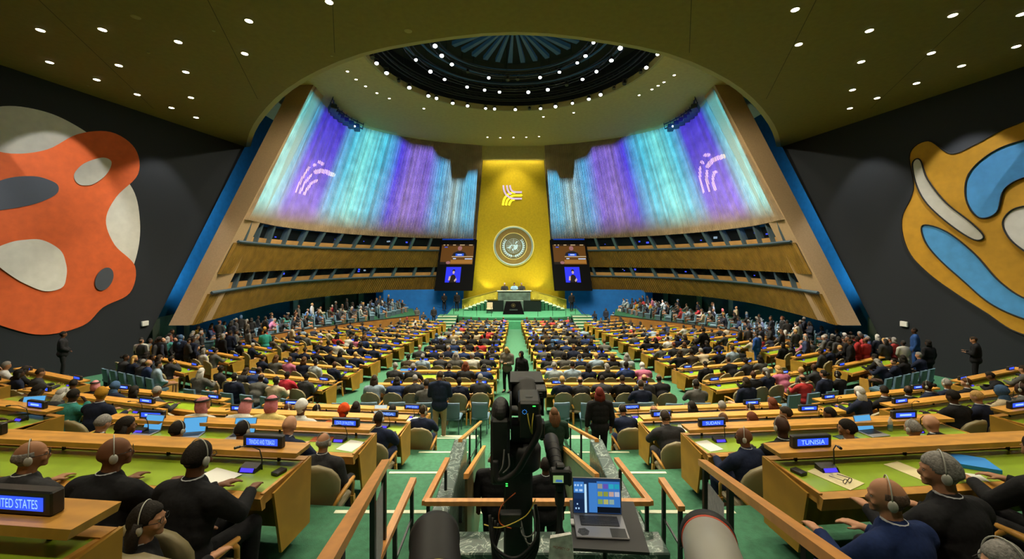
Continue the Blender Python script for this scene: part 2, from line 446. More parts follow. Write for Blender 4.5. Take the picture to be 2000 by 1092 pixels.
def spline(pts, n=6):
    out=[]; L=len(pts)
    for i in range(L):
        p0,p1,p2,p3=[Vector((*pts[(i+k-1)%L],0)) for k in range(4)]
        for j in range(n):
            t=j/n
            q=.5*((2*p1)+(-p0+p2)*t+(2*p0-5*p1+4*p2-p3)*t*t+(-p0+3*p1-3*p2+p3)*t*t*t); out.append((q.x,q.y))
    return out
def pix_wall(side,px,py):
    g=(px-1000)/F
    # x = g*D ; side*(20-(D-15.6)*.18)+.1 = g*D
    D=(side*(20+15.6*.18)+.1)/(g+side*.18)
    return D,(HY-py)/F*D
from mathutils.geometry import tessellate_polygon
def mural(side, shapes, name, label):
    root=put(name,None,label=label,cat='mural'); root.location.z=Z0
    for i,(nm,pts,m,line) in enumerate(shapes):
        sp=spline(pts); W=[pix_wall(side,*p) for p in sp]
        off=.02+.012*i
        vs=[Vector(wallpt(side,d,z))-Vector((side*off,0,0)) for d,z in W]
        tri=tessellate_polygon([[Vector((d,z,0)) for d,z in W]])
        mb=MB(); mb.add(vs,[tuple(t) for t in tri]); mk(mb,nm,m,root)
        if line:
            mb=MB(); vv=[v-Vector((side*.02,0,0)) for v in vs]; mb.tube(vv+[vv[0]],.03,5,caps=False); mk(mb,'outline',lineb,root)
def oval(cx,cy,rx,ry,rot=0,n=12,w=.0):
    out=[]
    for i in range(n):
        t=2*pi*i/n; r=1+w*sin(3*t+cx); x,y=rx*r*cos(t),ry*r*sin(t); out.append((cx+x*cos(rot)-y*sin(rot),cy+x*sin(rot)+y*cos(rot)))
    return out
mural(-1,[
 ('cream_field',oval(45,300,160,88,.1,14,.05),cream,0),
 ('cream_edge',oval(205,440,70,110,-.1,12,.05),cream,0),
 ('orange_field',[(-140,300),(-60,285),(20,300),(90,292),(150,262),(215,258),(262,290),(268,340),(225,385),(205,430),(222,478),(262,520),(252,572),(200,600),(160,636),(80,654),(0,636),(-60,610),(-150,560),(-170,420)],orange,0),
 ('grey_spot',oval(25,378,88,30,-.18,12,.06),greym,0),
 ('cream_spot',oval(178,335,40,22,-.5,10,.05),cream,0),
 ('cream_drop',oval(62,515,74,46,.35,12,.10),cream,0),
 ('grey_dot',oval(200,545,16,24,.5),greym,0),
],'abstract_mural','orange cream and grey abstract blob mural on the dark left wall')
mural(1,[
 ('ochre_field',[(1778,300),(1815,275),(1860,300),(1910,280),(1980,245),(2100,215),(2160,330),(2160,600),(2060,660),(1985,648),(1925,610),(1870,575),(1815,535),(1775,490),(1762,430),(1785,370)],ochre,1),
 ('blue_field',[(1805,440),(1850,452),(1905,495),(1955,550),(2010,585),(2090,600),(2100,650),(2000,622),(1935,592),(1885,550),(1835,505),(1808,470)],skyb,1),
 ('blue_arc',[(1895,340),(1940,298),(2000,275),(2090,262),(2100,330),(2010,345),(1965,370),(1950,415),(1915,425),(1890,390)],skyb,1),
 ('white_band',[(1785,320),(1800,312),(1815,350),(1850,395),(1900,435),(1925,462),(1905,468),(1860,440),(1815,400),(1793,362)],cream,1),
 ('white_patch',oval(2040,450,75,52,.2,12,.06),cream,1),
],'abstract_mural','ochre blue and white abstract swirl mural on the dark right wall')
for side,px in ((-1,281),(1,1768)):
    mb=MB(); d,z=pix_wall(side,px,632 if side<0 else 633)
    p=wallpt(side,d,z); mb.rbx(-.05,.05,-.16,.16,-.13,.13,.02)
    put('wall_panel',mb.mesh('wall_panel',white),loc=(p[0]-side*.06,p[1],p[2]),rot=(0,0,side*.18),label='small white panel on the dark '+('left' if side<0 else 'right')+' wall near its end',cat='wall panel')

# ------------------------------------------------------------------ curved wings
CT=[(-14.1,28.3),(-15.1,32.0),(-14.4,36.0),(-11.6,39.3),(-7.5,41.5),(-3.3,42.7)]
CM=[(-15.75,23.5),(-16.6,28.4),(-15.8,34.2),(-13.2,39.6),(-8.9,43.3),(-3.9,45.3)]
CL=[(-17,21),(-18.3,27.0),(-18.9,33.0),(-16.8,39.8),(-11.3,44.4),(-5.6,46)]
ZT_,ZM_,ZL_=12.3,2.4,-3.4
def cr(P,u):
    n=len(P)-1; t=min(max(u,0),1)*n; i=min(int(t),n-1); t-=i
    g=lambda k: Vector(P[k]) if 0<=k<=n else (Vector(P[0])*2-Vector(P[1]) if k<0 else Vector(P[n])*2-Vector(P[n-1]))
    p0,p1,p2,p3=g(i-1),g(i),g(i+1),g(i+2)
    return .5*((2*p1)+(-p0+p2)*t+(2*p0-5*p1+4*p2-p3)*t*t+(-p0+3*p1-3*p2+p3)*t**3)
def wing(side,u,z,off=0):
    if z>=ZM_: a,b,k=cr(CM,u),cr(CT,u),(z-ZM_)/(ZT_-ZM_)
    else: a,b,k=cr(CL,u),cr(CM,u),(z-ZL_)/(ZM_-ZL_)
    p=a.lerp(b,k)
    e=.01; q=cr(CM,min(u+e,1))-cr(CM,max(u-e,0)); n=Vector((q.y,-q.x)).normalized()   # towards the hall
    p=p+n*off
    return Vector((CX-.1+(p.x if side<0 else -p.x), p.y, z))
NS=195
logoL=[([(258,775),(320,640),(390,510),(455,420)],30),([(315,795),(390,640),(485,525)],34),([(383,800),(430,720),(490,640),(570,605)],38),([(545,485),(620,465),(700,485),(795,525)],62),([(520,385),(535,385)],45),([(600,345),(650,368)],50)]
logoR=[([(545,770),(495,590),(500,420)],36),([(632,750),(590,600),(598,470)],38),([(715,735),(680,600),(700,490),(735,485)],42),([(610,400),(680,320),(740,290),(835,262)],65),([(525,345),(535,352)],48),([(570,245),(620,240)],50)]
def dist_seg(p,a,b):
    ax,ay=a; bx_,by=b; dx,dy=bx_-ax,by-ay; t=max(0,min(1,((p[0]-ax)*dx+(p[1]-ay)*dy)/(dx*dx+dy*dy+1e-9)))
    return sqrt((p[0]-ax-t*dx)**2+(p[1]-ay-t*dy)**2)
logom=mat('projected_mark',(.8,.7,.4),.6,emit=(1,.62,.08),es=1.1)  # projected light drawn as glowing strips laid on the slats
for side,nm in ((-1,'left'),(1,'right')):
    mb=MB()
    for i in range(40):        # backing
        u0,u1=i/40,(i+1)/40
        for z0,z1 in ((ZM_,7.3),(7.3,ZT_)):
            mb.quad(wing(side,u0,z0,-.22),wing(side,u1,z0,-.22),wing(side,u1,z1,-.22),wing(side,u0,z1,-.22))
    w=struct('wall_wing_'+nm, mb.mesh('wall_wing',slatb))
    mb=MB(); lg=MB(); shp=logoL if side<0 else logoR; ox=540 if side<0 else 1300
    for i in range(NS):
        u=(i+.5)/NS; du=.235/NS; k=rnd.uniform(-.012,.012)
        zs=[ZM_-.02,5,8,10.5,ZT_]
        ring_=[]
        for z in zs:
            ring_.append([wing(side,u-du,z,-.2),wing(side,u-du*.85,z,.03+k),wing(side,u+du*.85,z,.03+k),wing(side,u+du,z,-.2)])
        for a,b in zip(ring_,ring_[1:]):
            for j in range(3): mb.quad(a[j],a[j+1],b[j+1],b[j])
        run=None; z=5.0; st=.06
        while z<11:
            p=wing(side,u,z,0); px=1000+F*p.x/p.y; py=HY-F*p.z/p.y; q=((px-ox)*7.28,(py-270)*7.28)
            inside=any(min(dist_seg(q,a,b) for a,b in zip(pl,pl[1:]))<w_/2 for pl,w_ in shp)
            if inside and run is None: run=z
            if not inside and run is not None:
                o_=.05+k
                lg.quad(wing(side,u-du*.8,run,o_),wing(side,u+du*.8,run,o_),wing(side,u+du*.8,z,o_),wing(side,u-du*.8,z,o_)); run=None
            z+=st
    put('slats', mb.mesh('slats',slatw), w, kind='structure')
    mk(lg,'projected_logo',logom,label='warm white striped logo of curved bars projected on the '+nm+' slatted wall',cat='projected logo')
    # end fin
    mb=MB(); E=lambda z,o_: (wing(side,0,z,0)+Vector((side*o_,-.25,0)))
    zs=[ZL_,-.6,ZM_,7,ZT_+.2]
    A=[(-17.0,21),( -14.1,28.3)]
    sec=[]
    for z in zs:
        k=(z-ZL_)/(ZT_-ZL_); x=(17.0+(14.1-17.0)*k); y=21+(28.3-21)*k
        xo=x+1.0+.55*k
        xx=lambda v: CX-.1+side*v
        sec.append([(xx(x-.0),y-.3,z),(xx(xo),y-.3,z),(xx(xo+.2),y+1.6,z),(xx(x+.2),y+1.6,z)])
    for a,b in zip(sec,sec[1:]):
        for j in range(4): mb.quad(a[j],a[(j+1)%4],b[(j+1)%4],b[j])
    mb.poly(sec[0][::-1]); mb.poly(sec[-1])
    struct('wall_fin_'+nm, mb.mesh('wall_fin',finm))
    # balcony fascias: slatted bands with blue grey rails
    for bi,(z0,z1,u1) in enumerate(((-.75,1.0,.90),(-3.4,-1.85,.88))):
        mb=MB(); n=150
        # where the band leaves the fin
        for i in range(36):
            a,b=u1*(i+.0)/36,u1*(i+1)/36
            if i<5:
                mb.quad(wing(side,a,z0,-.1),wing(side,b,z0,-.1),wing(side,b,z1,-.1),wing(side,a,z1,-.1),1); continue
            mb.quad(wing(side,a,z0,-.1),wing(side,b,z0,-.1),wing(side,b,z1,-.1),wing(side,a,z1,-.1),1)
            mb.quad(wing(side,a,z0,-.1),wing(side,b,z0,-.1),wing(side,b,z0,-2.2),wing(side,a,z0,-2.2),1)
            mb.quad(wing(side,a,z1,-.1),wing(side,b,z1,-.1),wing(side,b,z1,-2.2),wing(side,a,z1,-2.2),1)
        for i in range(n):
            u=u1*(i+.5)/n; du=u1*.25/n
            r0=[wing(side,u-du,z0-.04,-.1),wing(side,u-du,z0-.04,.08),wing(side,u+du,z0-.04,.08),wing(side,u+du,z0-.04,-.1)]
            r1=[wing(side,u-du,z1,-.1),wing(side,u-du,z1,.08),wing(side,u+du,z1,.08),wing(side,u+du,z1,-.1)]
            mb.hexa(r0,r1)
        f=struct('balcony_fascia', mb.mesh('balcony_fascia',[fasw,dark]))
        mb=MB(); mb.tube([wing(side,u1*i/40,z1+.06,.12) for i in range(41)],.09,4,caps=True)
        put('balcony_rail', mb.mesh('balcony_rail',metalb), f, kind='structure')
        zt=ZM_-.02 if bi==0 else -.8
        nmul=13
        us=[.0]+[u1*(i+.6)/(nmul) for i in range(nmul)]+[u1]
        # interior back wall, floor glow and sills
        mb=MB()
        for i in range(24):
            a,b=.10+(u1-.10)*i/24,.10+(u1-.10)*(i+1)/24; mb.quad(wing(side,a,z1-.3,-2.1),wing(side,b,z1-.3,-2.1),wing(side,b,zt+.1,-2.1),wing(side,a,zt+.1,-2.1))
        struct('booth_interior', mb.mesh('booth_interior', dark if bi==0 else mat('booth_inside',(.05,.08,.075),.8,noise=(1.1,.1,2.4))))
        for i in range(len(us)-1):
            a,b=us[i]+.004,us[i+1]-.004
            w=struct('window_%d'%(i+1+bi*20+(40 if side>0 else 0)), None)
            g=MB(); g.quad(wing(side,a,z1+.5,-.3),wing(side,b,z1+.5,-.3),wing(side,b,zt,-.35),wing(side,a,zt,-.35))
            put('pane',g.mesh('pane',mat('booth_glass',(.03,.04,.05),.3,alpha=.22,spec=.15)),w,kind='structure')
            g=MB(); h0,h1=wing(side,a,z1+.1,-.2),wing(side,b,z1+.1,-.2); t0,t1=wing(side,a,z1+.48,-.25),wing(side,b,z1+.48,-.25)
            g.hexa([h0,h1,wing(side,b,z1+.1,-.3),wing(side,a,z1+.1,-.3)],[t0,t1,wing(side,b,z1+.48,-.35),wing(side,a,z1+.48,-.35)])
            put('sill_panel',g.mesh('sill_panel',mat('sill_wood',(.48,.27,.09),.5,noise=(1,.8,1.1))),w,kind='structure')
            if i>0:
                g=MB(); e=.0045; z_=z1+.1
                g.hexa([wing(side,us[i]-e,z_,.0),wing(side,us[i]+e,z_,.0),wing(side,us[i]+e,z_,-.45),wing(side,us[i]-e,z_,-.45)],
                       [wing(side,us[i]-e,zt,-.1),wing(side,us[i]+e,zt,-.1),wing(side,us[i]+e,zt,-.5),wing(side,us[i]-e,zt,-.5)])
                put('mullion',g.mesh('mullion',metalb),w,kind='structure')
            w.location.z=Z0
    # little lights and screens inside the booths
    for i in range(16):
        u=rnd.uniform(.08,.8); z=rnd.uniform(1.7,2.0) if i<9 else rnd.uniform(-1.25,-.95); p=wing(side,u,z,-.9); b=MB(); w_=rnd.uniform(.05,.16); b.rbx(-w_,w_,-.02,.02,-w_*.6,w_*.6,.01)
        put('booth_monitor',b.mesh('booth_monitor',em('booth_blue',(.05,.08,.9),1.5) if i%3 else em('booth_pale',(.4,.55,.7),.8)),loc=p,rot=(0,0,side*-.9),label='small glowing screen inside the %s booths of the %s wall'%('upper' if i<9 else 'lower',nm),cat='screen',group='glowing screens in the %s %s booths'%('upper' if i<9 else 'lower',nm))
    # projector cluster hung at the head of the slatted wall
    rg=put('projector_rack',None,label='dark rack of projectors hung under the ceiling before the %s slatted wall'%nm,cat='projector'); rg.location.z=Z0
    b=MB(); 
    for q in (11.75,12.15): b.tube([wing(side,.08+.02*i,q,1.0) for i in range(17)],.05,5)
    for i in range(0,17,2): b.tube([wing(side,.08+.02*i,11.75,1.0),wing(side,.08+.02*i,12.3,1.0)],.03,4)
    mk(b,'bar',trussm,rg)
    for i in range(7):
        p=wing(side,.12+.04*i,11.6,1.1); b=MB(); b.rbx(-.25,.25,-.35,.35,-.2,.2,.03); b.xf(Matrix.Translation(p)@Matrix.Rotation(side*-.7+.25*side*i*.3,4,'Z')@Matrix.Rotation(-.2,4,'X')); mk(b,'projector',mat('projector_casing',(.008,.016,.028),.4),rg)
        if i in (4,6): b=MB(); b.ell(p+Vector((0,-.45,-.05)),(.08,.04,.08),8,6); mk(b,'lens_glow',em('proj_glow',(.8,.9,1),6),rg)
    # gallery back wall under the balcony, glazed
    mb=MB()
    for i in range(24):
        a,b=.86*i/24,.86*(i+1)/24; mb.quad(wing(side,a,-3.35,-3.2)+Vector((0,0,-3.6)),wing(side,b,-3.35,-3.2)+Vector((0,0,-3.6)),wing(side,b,-3.35,-3.2),wing(side,a,-3.35,-3.2))
    struct('wall_gallery_'+nm, mb.mesh('wall_gallery',mat('gallery_glass_wall',(.02,.05,.045),.3,noise=(.8,.3,2.2))))
    for i in range(9):
        u=.08+.085*i; p=wing(side,u,-3.4,-3.0); q=wing(side,u+.012,-3.4,-3.0)
        mb=MB(); mb.hexa([p-Vector((0,0,2.4)),q-Vector((0,0,2.4)),q-Vector((0,.2,2.4)),p-Vector((0,.2,2.4))],[p,q,q-Vector((0,.2,0)),p-Vector((0,.2,0))])
        struct('gallery_column', mb.mesh('gallery_column',mat('pale_green_column',(.30,.38,.33),.6)))

# ------------------------------------------------------------------ gold wall
GX=.15
def gw(x,z,off=0):           # point on the leaning gold wall; x is a fraction -1..1 of its half width
    k=(z+5.4)/(10.85+5.4); hw=5.85 if z<-3.0 else (5.75+(4.12-5.75)*(z+5.4)/7.6) if z<2.2 else (4.12+(3.33-4.12)*(z-2.2)/8.65)
    return Vector((GX+x*hw, 45.0-1.7*k-off, z))
def gwx(X,z,off=0):
    k=(z+5.4)/(10.85+5.4); return Vector((GX+X,45.0-1.7*k-off,z))
mb=MB()
for i in range(20):
    for j in range(30):
        z0=-5.4+16.25*j/30; z1=-5.4+16.25*(j+1)/30; a=-1+2*i/20; b=a+.1
        mb.quad(gw(a,z0),gw(b,z0),gw(b,z1),gw(a,z1))
struct('wall_gold', mb.mesh('wall_gold',gold))
mb=MB(); mb.quad(gw(-1.02,10.85,.15),gw(1.02,10.85,.15),gw(1.06,ZI,.15),gw(-1.06,ZI,.15)); mb.quad(gw(-1.02,10.85,.15),gw(1.02,10.85,.15),gw(1.02,10.85,-.3),gw(-1.02,10.85,-.3)); struct('trim_3', mb.mesh('trim_3',ceil2))
for s_ in (-1,1):
    mb=MB(); e=.012
    [mb.quad(gw(s_,a,.03),gw(s_*(1+e),a,.03),gw(s_*(1+e),b,.03),gw(s_,b,.03)) for a,b in ((-3.2,2.2),(2.2,10.85))]; struct('trim_4' if s_<0 else 'trim_5', mb.mesh('trim',mat('dark_blue_trim',(.02,.04,.07),.7)))

# round emblem on the gold wall
EZ=(HY-481)/F*44.3; ecx=.02
emb=put('round_emblem',None,label='large round globe and olive branch emblem mounted on the gold wall',cat='emblem')
emb.location=Vector(gwx(ecx,EZ,.12))+Vector((0,0,Z0)); emb.rotation_euler=(math.atan(1.7/16.25),0,0)
# local frame: x right, z up, -y towards the hall
def disc(mb,r,y,n=48,mi=0):
    mb.add([(r*cos(2*pi*j/n),y,r*sin(2*pi*j/n)) for j in range(n)],[tuple(range(n))],mi)
def annul(mb,r0,r1,y,n=56,a0=0,a1=2*pi):
    for j in range(n):
        a=a0+(a1-a0)*j/n; b=a0+(a1-a0)*(j+1)/n
        mb.quad((r0*cos(a),y,r0*sin(a)),(r1*cos(a),y,r1*sin(a)),(r1*cos(b),y,r1*sin(b)),(r0*cos(b),y,r0*sin(b)))
ER=2.2
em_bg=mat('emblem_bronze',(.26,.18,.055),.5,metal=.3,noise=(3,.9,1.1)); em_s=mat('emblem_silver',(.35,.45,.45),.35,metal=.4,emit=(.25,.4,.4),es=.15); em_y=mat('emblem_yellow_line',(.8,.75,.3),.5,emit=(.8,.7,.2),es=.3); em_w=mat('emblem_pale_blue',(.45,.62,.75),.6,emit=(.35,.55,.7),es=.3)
em_in=mat('emblem_inner',(.13,.12,.06),.6)
mb=MB(); disc(mb,ER*.93,-.02); disc(mb,ER*1.0,.06); mk(mb,'disc',em_bg,emb)
mb=MB(); mb.tube([(ER*.95*cos(2*pi*j/64),-.06,ER*.95*sin(2*pi*j/64)) for j in range(65)],.10,8,caps=False); mk(mb,'rim',em_s,emb,True)
mb=MB(); annul(mb,ER*1.0,ER*1.03,-.03); annul(mb,ER*.655,ER*.675,-.06); mk(mb,'ring_line',em_y,emb)
mb=MB(); disc(mb,ER*.655,-.05); mk(mb,'inner_disc',em_in,emb)
# globe grid
gz=.02*ER; GR=.36*ER
mb=MB()
for k in range(1,6): 
    o=len(mb.v); annul(mb,GR*k/5-.012,GR*k/5+.012,-.075); mb.xf(Matrix.Translation((0,0,gz)),o)
for k in range(8):
    a=pi/4*k; d=Vector((cos(a),0,sin(a))); n_=Vector((-sin(a),0,cos(a)))*.011
    p=Vector((0,-.074,gz)); r0=0 if k%2==0 else GR*.2
    mb.quad(p+d*r0-n_,p+d*GR-n_,p+d*GR+n_,p+d*r0+n_)
mk(mb,'globe_grid',em_w,emb)
def bpoly(mb,pts,y,cx=0,cz=0,s=1):
    sp=spline(pts,4); tri=tessellate_polygon([[Vector((a,b,0)) for a,b in sp]])
    mb.add([(cx+a*s,y,cz+b*s) for a,b in sp],[tuple(t) for t in tri])
mb=MB()
for pts in ([(-.1,.1),(-.3,.16),(-.5,.05),(-.62,-.12),(-.85,-.2),(-.95,-.3),(-.7,-.33),(-.55,-.42),(-.45,-.3),(-.35,-.22),(-.3,0)],
            [(-.05,.0),(.12,.14),(.3,.1),(.42,.2),(.62,.1),(.58,-.2),(.5,-.42),(.35,-.45),(.25,-.6),(.1,-.5),(.02,-.25),(.1,-.12)],
            [(.3,.28),(.45,.42),(.55,.6),(.42,.66),(.32,.5),(.22,.36)],
            [(-.2,-.45),(-.05,-.4),(.0,-.62),(-.1,-.72),(-.2,-.6)],[(-.12,.02),(-.02,.1),(-.02,-.05)]):
    bpoly(mb,pts,-.08,0,gz,GR)
mk(mb,'continents',em_w,emb)
for s_ in (-1,1):
    mb=MB(); stem=[]
    for k in range(12):
        a=-pi/2+s_*(-.12+ k*.20); r=.50*ER; stem.append((r*cos(a),-.078,r*sin(a)))
    mb.tube(stem,[.025]*12,5)
    for k in range(11):
        a=-pi/2+s_*(.12+k*.20); 
        for q in (-1,1):
            r=.50*ER; base=Vector((r*cos(a),-.085,r*sin(a))); th=a+s_*pi/2+q*.55*s_
            d=Vector((cos(th),0,sin(th))); n_=Vector((-sin(th),0,cos(th))); L_=.30
            mb.add([base,base+d*L_*.5+n_*.055,base+d*L_,base+d*L_*.5-n_*.055],[(0,1,2,3)])
    mk(mb,'olive_branch',em_w,emb)
# projected mark on the gold wall, its light built as glowing ribbons
lg=put('projected_logo',None,label='yellow and lilac logo of curved bars projected high on the gold wall',cat='projected logo')
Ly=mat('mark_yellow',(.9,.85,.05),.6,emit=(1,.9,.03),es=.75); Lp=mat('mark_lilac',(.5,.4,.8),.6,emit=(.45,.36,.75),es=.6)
def lp(x,y): # picture-independent: design grid 0..1248 -> metres on the wall
    X=(x/15.6+960-1002.5)/F*43.9; Zz=(HY-(y/15.6+350))/F*43.9; return X,Zz
def ribbon(mb,pts,w,off):
    sp=[]; P_=[Vector((*p,0)) for p in pts]; n=len(P_)
    for i in range(n-1):
        p0=P_[max(i-1,0)];p1=P_[i];p2=P_[i+1];p3=P_[min(i+2,n-1)]
        for j in range(5):
            t=j/5; sp.append(.5*((2*p1)+(-p0+p2)*t+(2*p0-5*p1+4*p2-p3)*t*t+(-p0+3*p1-3*p2+p3)*t**3))
    sp.append(P_[-1]); L_=[];R_=[]
    for i,p in enumerate(sp):
        d=(sp[min(i+1,len(sp)-1)]-sp[max(i-1,0)]).normalized(); nn=Vector((-d.y,d.x,0))*w/2
        L_.append(gwx(*lp(p.x+nn.x,p.y+nn.y),off)); R_.append(gwx(*lp(p.x-nn.x,p.y-nn.y),off))
    for i in range(len(sp)-1): mb.quad(L_[i],L_[i+1],R_[i+1],R_[i])
mb=MB()
for pts in ([(345,805),(370,660),(430,550),(520,470),(640,425),(720,432)],[(435,805),(470,670),(540,590),(640,520),(760,508),(895,508)],[(528,805),(565,710),(620,650),(700,632)]): ribbon(mb,pts,62,.06)
mb.add([gwx(*lp(890,455),.065),gwx(*lp(945,505),.065),gwx(*lp(890,555),.065)],[(0,1,2)])
mk(mb,'yellow_bars',Ly,lg)
mb=MB()
for pts in ([(360,205),(375,340),(430,470),(540,560),(640,600),(920,604)],[(465,205),(485,330),(530,410),(600,475)],[(555,205),(590,330),(660,395),(760,410),(920,410)]): ribbon(mb,pts,52,.075)
mk(mb,'lilac_bars',Lp,lg)
lg.location.z=Z0

# ------------------------------------------------------------------ hanging screens
scr_b=mat('screen_black',(.003,.003,.0035),.9,spec=.05)
for side,nm in ((-1,'left'),(1,'right')):
    # frame corners in a leaning plane
    def sp(u,v,off=0):      # u 0..1 away from the gold wall ; v 0..1 upward
        k=v; xin=4.35-.38*k ; xo=8.35-.42*k
        x=xin+(xo-xin)*u; y=42.0+1.4*k
        return Vector((CX-.1+side*x, y-off, -3.25+5.45*v))
    root=put('display_wall',None,label='tall black hanging video screen on the '+nm+' of the gold wall',cat='screen'); root.location.z=Z0
    mb=MB(); mb.hexa([sp(0,0,-.3),sp(1,0,-.3),sp(1,0),sp(0,0)],[sp(0,1,-.3),sp(1,1,-.3),sp(1,1),sp(0,1)]); mk(mb,'casing',scr_b,root)
    # pictures: x runs left to right in the picture
    U=(lambda t:1-t) if side<0 else (lambda t:t)
    def rect(mb,x0,x1,v0,v1,off): mb.quad(sp(U(x0),v0,off),sp(U(x1),v0,off),sp(U(x1),v1,off),sp(U(x0),v1,off))
    def shape(mb,pts,off): 
        tri=tessellate_polygon([[Vector((a,b,0)) for a,b in pts]]); mb.add([sp(U(a),b,off) for a,b in pts],[tuple(t) for t in tri])
    x0,x1=.06,.94
    pic=MB(); rect(pic,x0,x1,.51,.90,.02); mk(pic,'picture',em('screen_brown',(.11,.042,.006),1),root)
    q=MB(); rect(q,x0+.02,x1,.875,.895,.03); rect(q,x0,x0+.26,.51,.56,.03); mk(q,'picture_dark_part',em('screen_dark',(.02,.012,.008),.5),root)  # dark strip and corner block within the televised picture
    q=MB(); 
    for a,b in ((.1,.15),(.2,.24),(.36,.44),(.55,.68),(.8,.9)): rect(q,a,b,.885,.905,.035)
    rect(q,.36,.94,.655,.675,.04); mk(q,'picture_ledge',em('screen_cream',(.55,.38,.2),.8),root)
    q=MB(); rect(q,.34,.93,.525,.60,.035); mk(q,'picture_desk',em('screen_orange',(.40,.17,.03),.8),root)
    q=MB(); shape(q,[(.36,.675),(.40,.74),(.50,.77),(.62,.77),(.72,.74),(.76,.675)],.045); mk(q,'picture_suit',em('screen_navy',(.012,.014,.03),.6),root)
    q=MB(); shape(q,[(.56+.06*cos(2*pi*j/14),.83+.045*sin(2*pi*j/14)) for j in range(14)],.045); shape(q,[(.28+.06*cos(2*pi*j/14),.545+.03*sin(2*pi*j/14)) for j in range(14)],.05); mk(q,'picture_head',em('screen_skin',(.30,.13,.13),1),root)
    q=MB(); rect(q,.46,.68,.675,.725,.055); rect(q,.14,.22,.845,.86,.05); mk(q,'picture_sign',em('screen_blue',(.02,.10,.75),1),root)
    q=MB(); rect(q,.51,.63,.69,.712,.06); rect(q,.4,.48,.615,.635,.05); rect(q,.72,.92,.61,.63,.05); mk(q,'picture_lettering',em('screen_white',(.5,.6,.8),1),root)
    q=MB(); a0=.25 if side<0 else .32; rect(q,a0,a0+.40,.16,.46,.03); mk(q,'interpreter_backdrop',em('screen_interp_blue',(.025,.035,.85),1),root)
    c_=a0+.2
    q=MB(); shape(q,[(c_-.09,.16),(c_-.05,.29),(c_-.02,.31),(c_+.03,.31),(c_+.07,.28),(c_+.10,.16)],.045); shape(q,[(c_+.04*cos(2*pi*j/10)+.01,.39+.025*sin(2*pi*j/10)) for j in range(10)],.04); mk(q,'interpreter_dress',em('screen_dark',(.02,.012,.008),.5),root)
    q=MB(); shape(q,[(c_+.01+.03*cos(2*pi*j/10),.355+.03*sin(2*pi*j/10)) for j in range(10)],.05); shape(q,[(c_-.12,.2),(c_-.1,.28),(c_-.055,.28),(c_-.07,.2)],.05); shape(q,[(c_+.04,.2),(c_+.09,.25),(c_+.11,.21),(c_+.06,.17)],.05); mk(q,'interpreter_skin',em('screen_pale',(.62,.42,.42),.9),root)
    q=MB(); q.tube([sp(.1,1.01),sp(.95,1.01)],.08,6); mk(q,'top_light',em('blue_strip',(.01,.06,.5),.6),root)

# blue front walls either side of the stage
for side,nm in ((-1,'left'),(1,'right')):
    mb=MB(); a=(CX+side*5.6,44.0); b=(CX+side*14.0,42.6); c=(CX+side*15.2,43.8)
    for p,q in ((a,b),(b,c)): mb.quad((*p,-6.6),(*q,-6.6),(*q,-3.2),(*p,-3.2))
    struct('wall_front_'+nm, mb.mesh('wall_front',bluef))

# ------------------------------------------------------------------ stage
SZ=-5.33
mb=MB(); front=[]
for j in range(21):
    t=-1+j/10; front.append((CX+t*6.6, 37.0+1.9*abs(t)**3.5))
poly=front+[(CX+6.9,45.2),(CX-6.9,45.2)]
mb.hexa([(x,y,-6.6) for x,y in poly],[(x,y,SZ) for x,y in poly])
mb.hexa([(x,y,-6.6) for x,y in [(CX-2.3,36.3),(CX+2.3,36.3),(CX+2.3,37.2),(CX-2.3,37.2)]],[(x,y,SZ-.28) for x,y in [(CX-2.3,36.3),(CX+2.3,36.3),(CX+2.3,37.2),(CX-2.3,37.2)]])
struct('stage_floor', mb.mesh('stage_floor',mat('stage_carpet',(.05,.26,.13),.95,noise=(3,.85,1.1))))
mb=MB()
for a,b in zip(front,front[1:]): mb.quad((a[0],a[1]-.02,-6.6),(b[0],b[1]-.02,-6.6),(b[0],b[1]-.02,SZ-.08),(a[0],a[1]-.02,SZ-.08))
struct('stage_face', mb.mesh('stage_face',carpd))
for side in (-1,1):       # steps up to the stage
    st=MB(); ns=MB()
    for k in range(5):
        y=35.0+k*.55; z=-6.2+.19*(k+1); x0,x1=CX+side*5.4,CX+side*7.2; a,b=min(x0,x1),max(x0,x1)
        st.bx(a,b,y,38.6,-6.7,z); ns.bx(a,b,y-.01,y+.14,z-.06,z+.01)
    t=struct('stage_steps',st.mesh('stage_steps',carpet)); put('step_nosing',ns.mesh('step_nosing',nosing),t,kind='structure')
# dais
dais=put('marble_rostrum',None,label='raised grey marble rostrum desk behind the lectern',cat='rostrum'); dais.location.z=Z0
mar2=mat('pale_marble',(.085,.135,.11),.4,noise=(2.2,.6,1.4))
mb=MB(); mb.rbx(CX-1.75,CX+1.7,42.0,42.5,-4.75,-3.32,.03); mk(mb,'front_slab',mar2,dais)
mb=MB(); mb.rbx(CX-1.85,CX+1.8,41.9,42.6,-3.32,-3.24,.02); mk(mb,'top_slab',mat('pale_marble_top',(.4,.47,.42),.4),dais)
mb=MB(); mb.bx(CX-1.7,CX+1.7,42.45,44.3,SZ,-4.2); mb.bx(CX-4.2,CX+4.2,43.2,44.6,SZ,-4.75); mk(mb,'platform',carpd,dais)
mb=MB(); mb.rbx(CX-2.8,CX+2.75,41.2,41.5,SZ,-4.2,.02); mb.rbx(CX-2.8,CX-1.7,41.5,42.6,SZ,-4.2,.02); mb.rbx(CX+1.7,CX+2.75,41.5,42.6,SZ,-4.2,.02); mk(mb,'side_desk',mat('dark_green_stone',(.008,.014,.012),.8,spec=.1),dais)
mb=MB(); mb.rbx(CX-2.9,CX-1.7,41.15,41.75,-4.2,-4.13,.015); mb.rbx(CX+1.7,CX+2.85,41.15,41.75,-4.2,-4.13,.015); mk(mb,'desk_top',em('desk_edge_gold',(.30,.28,.03),.2),dais)
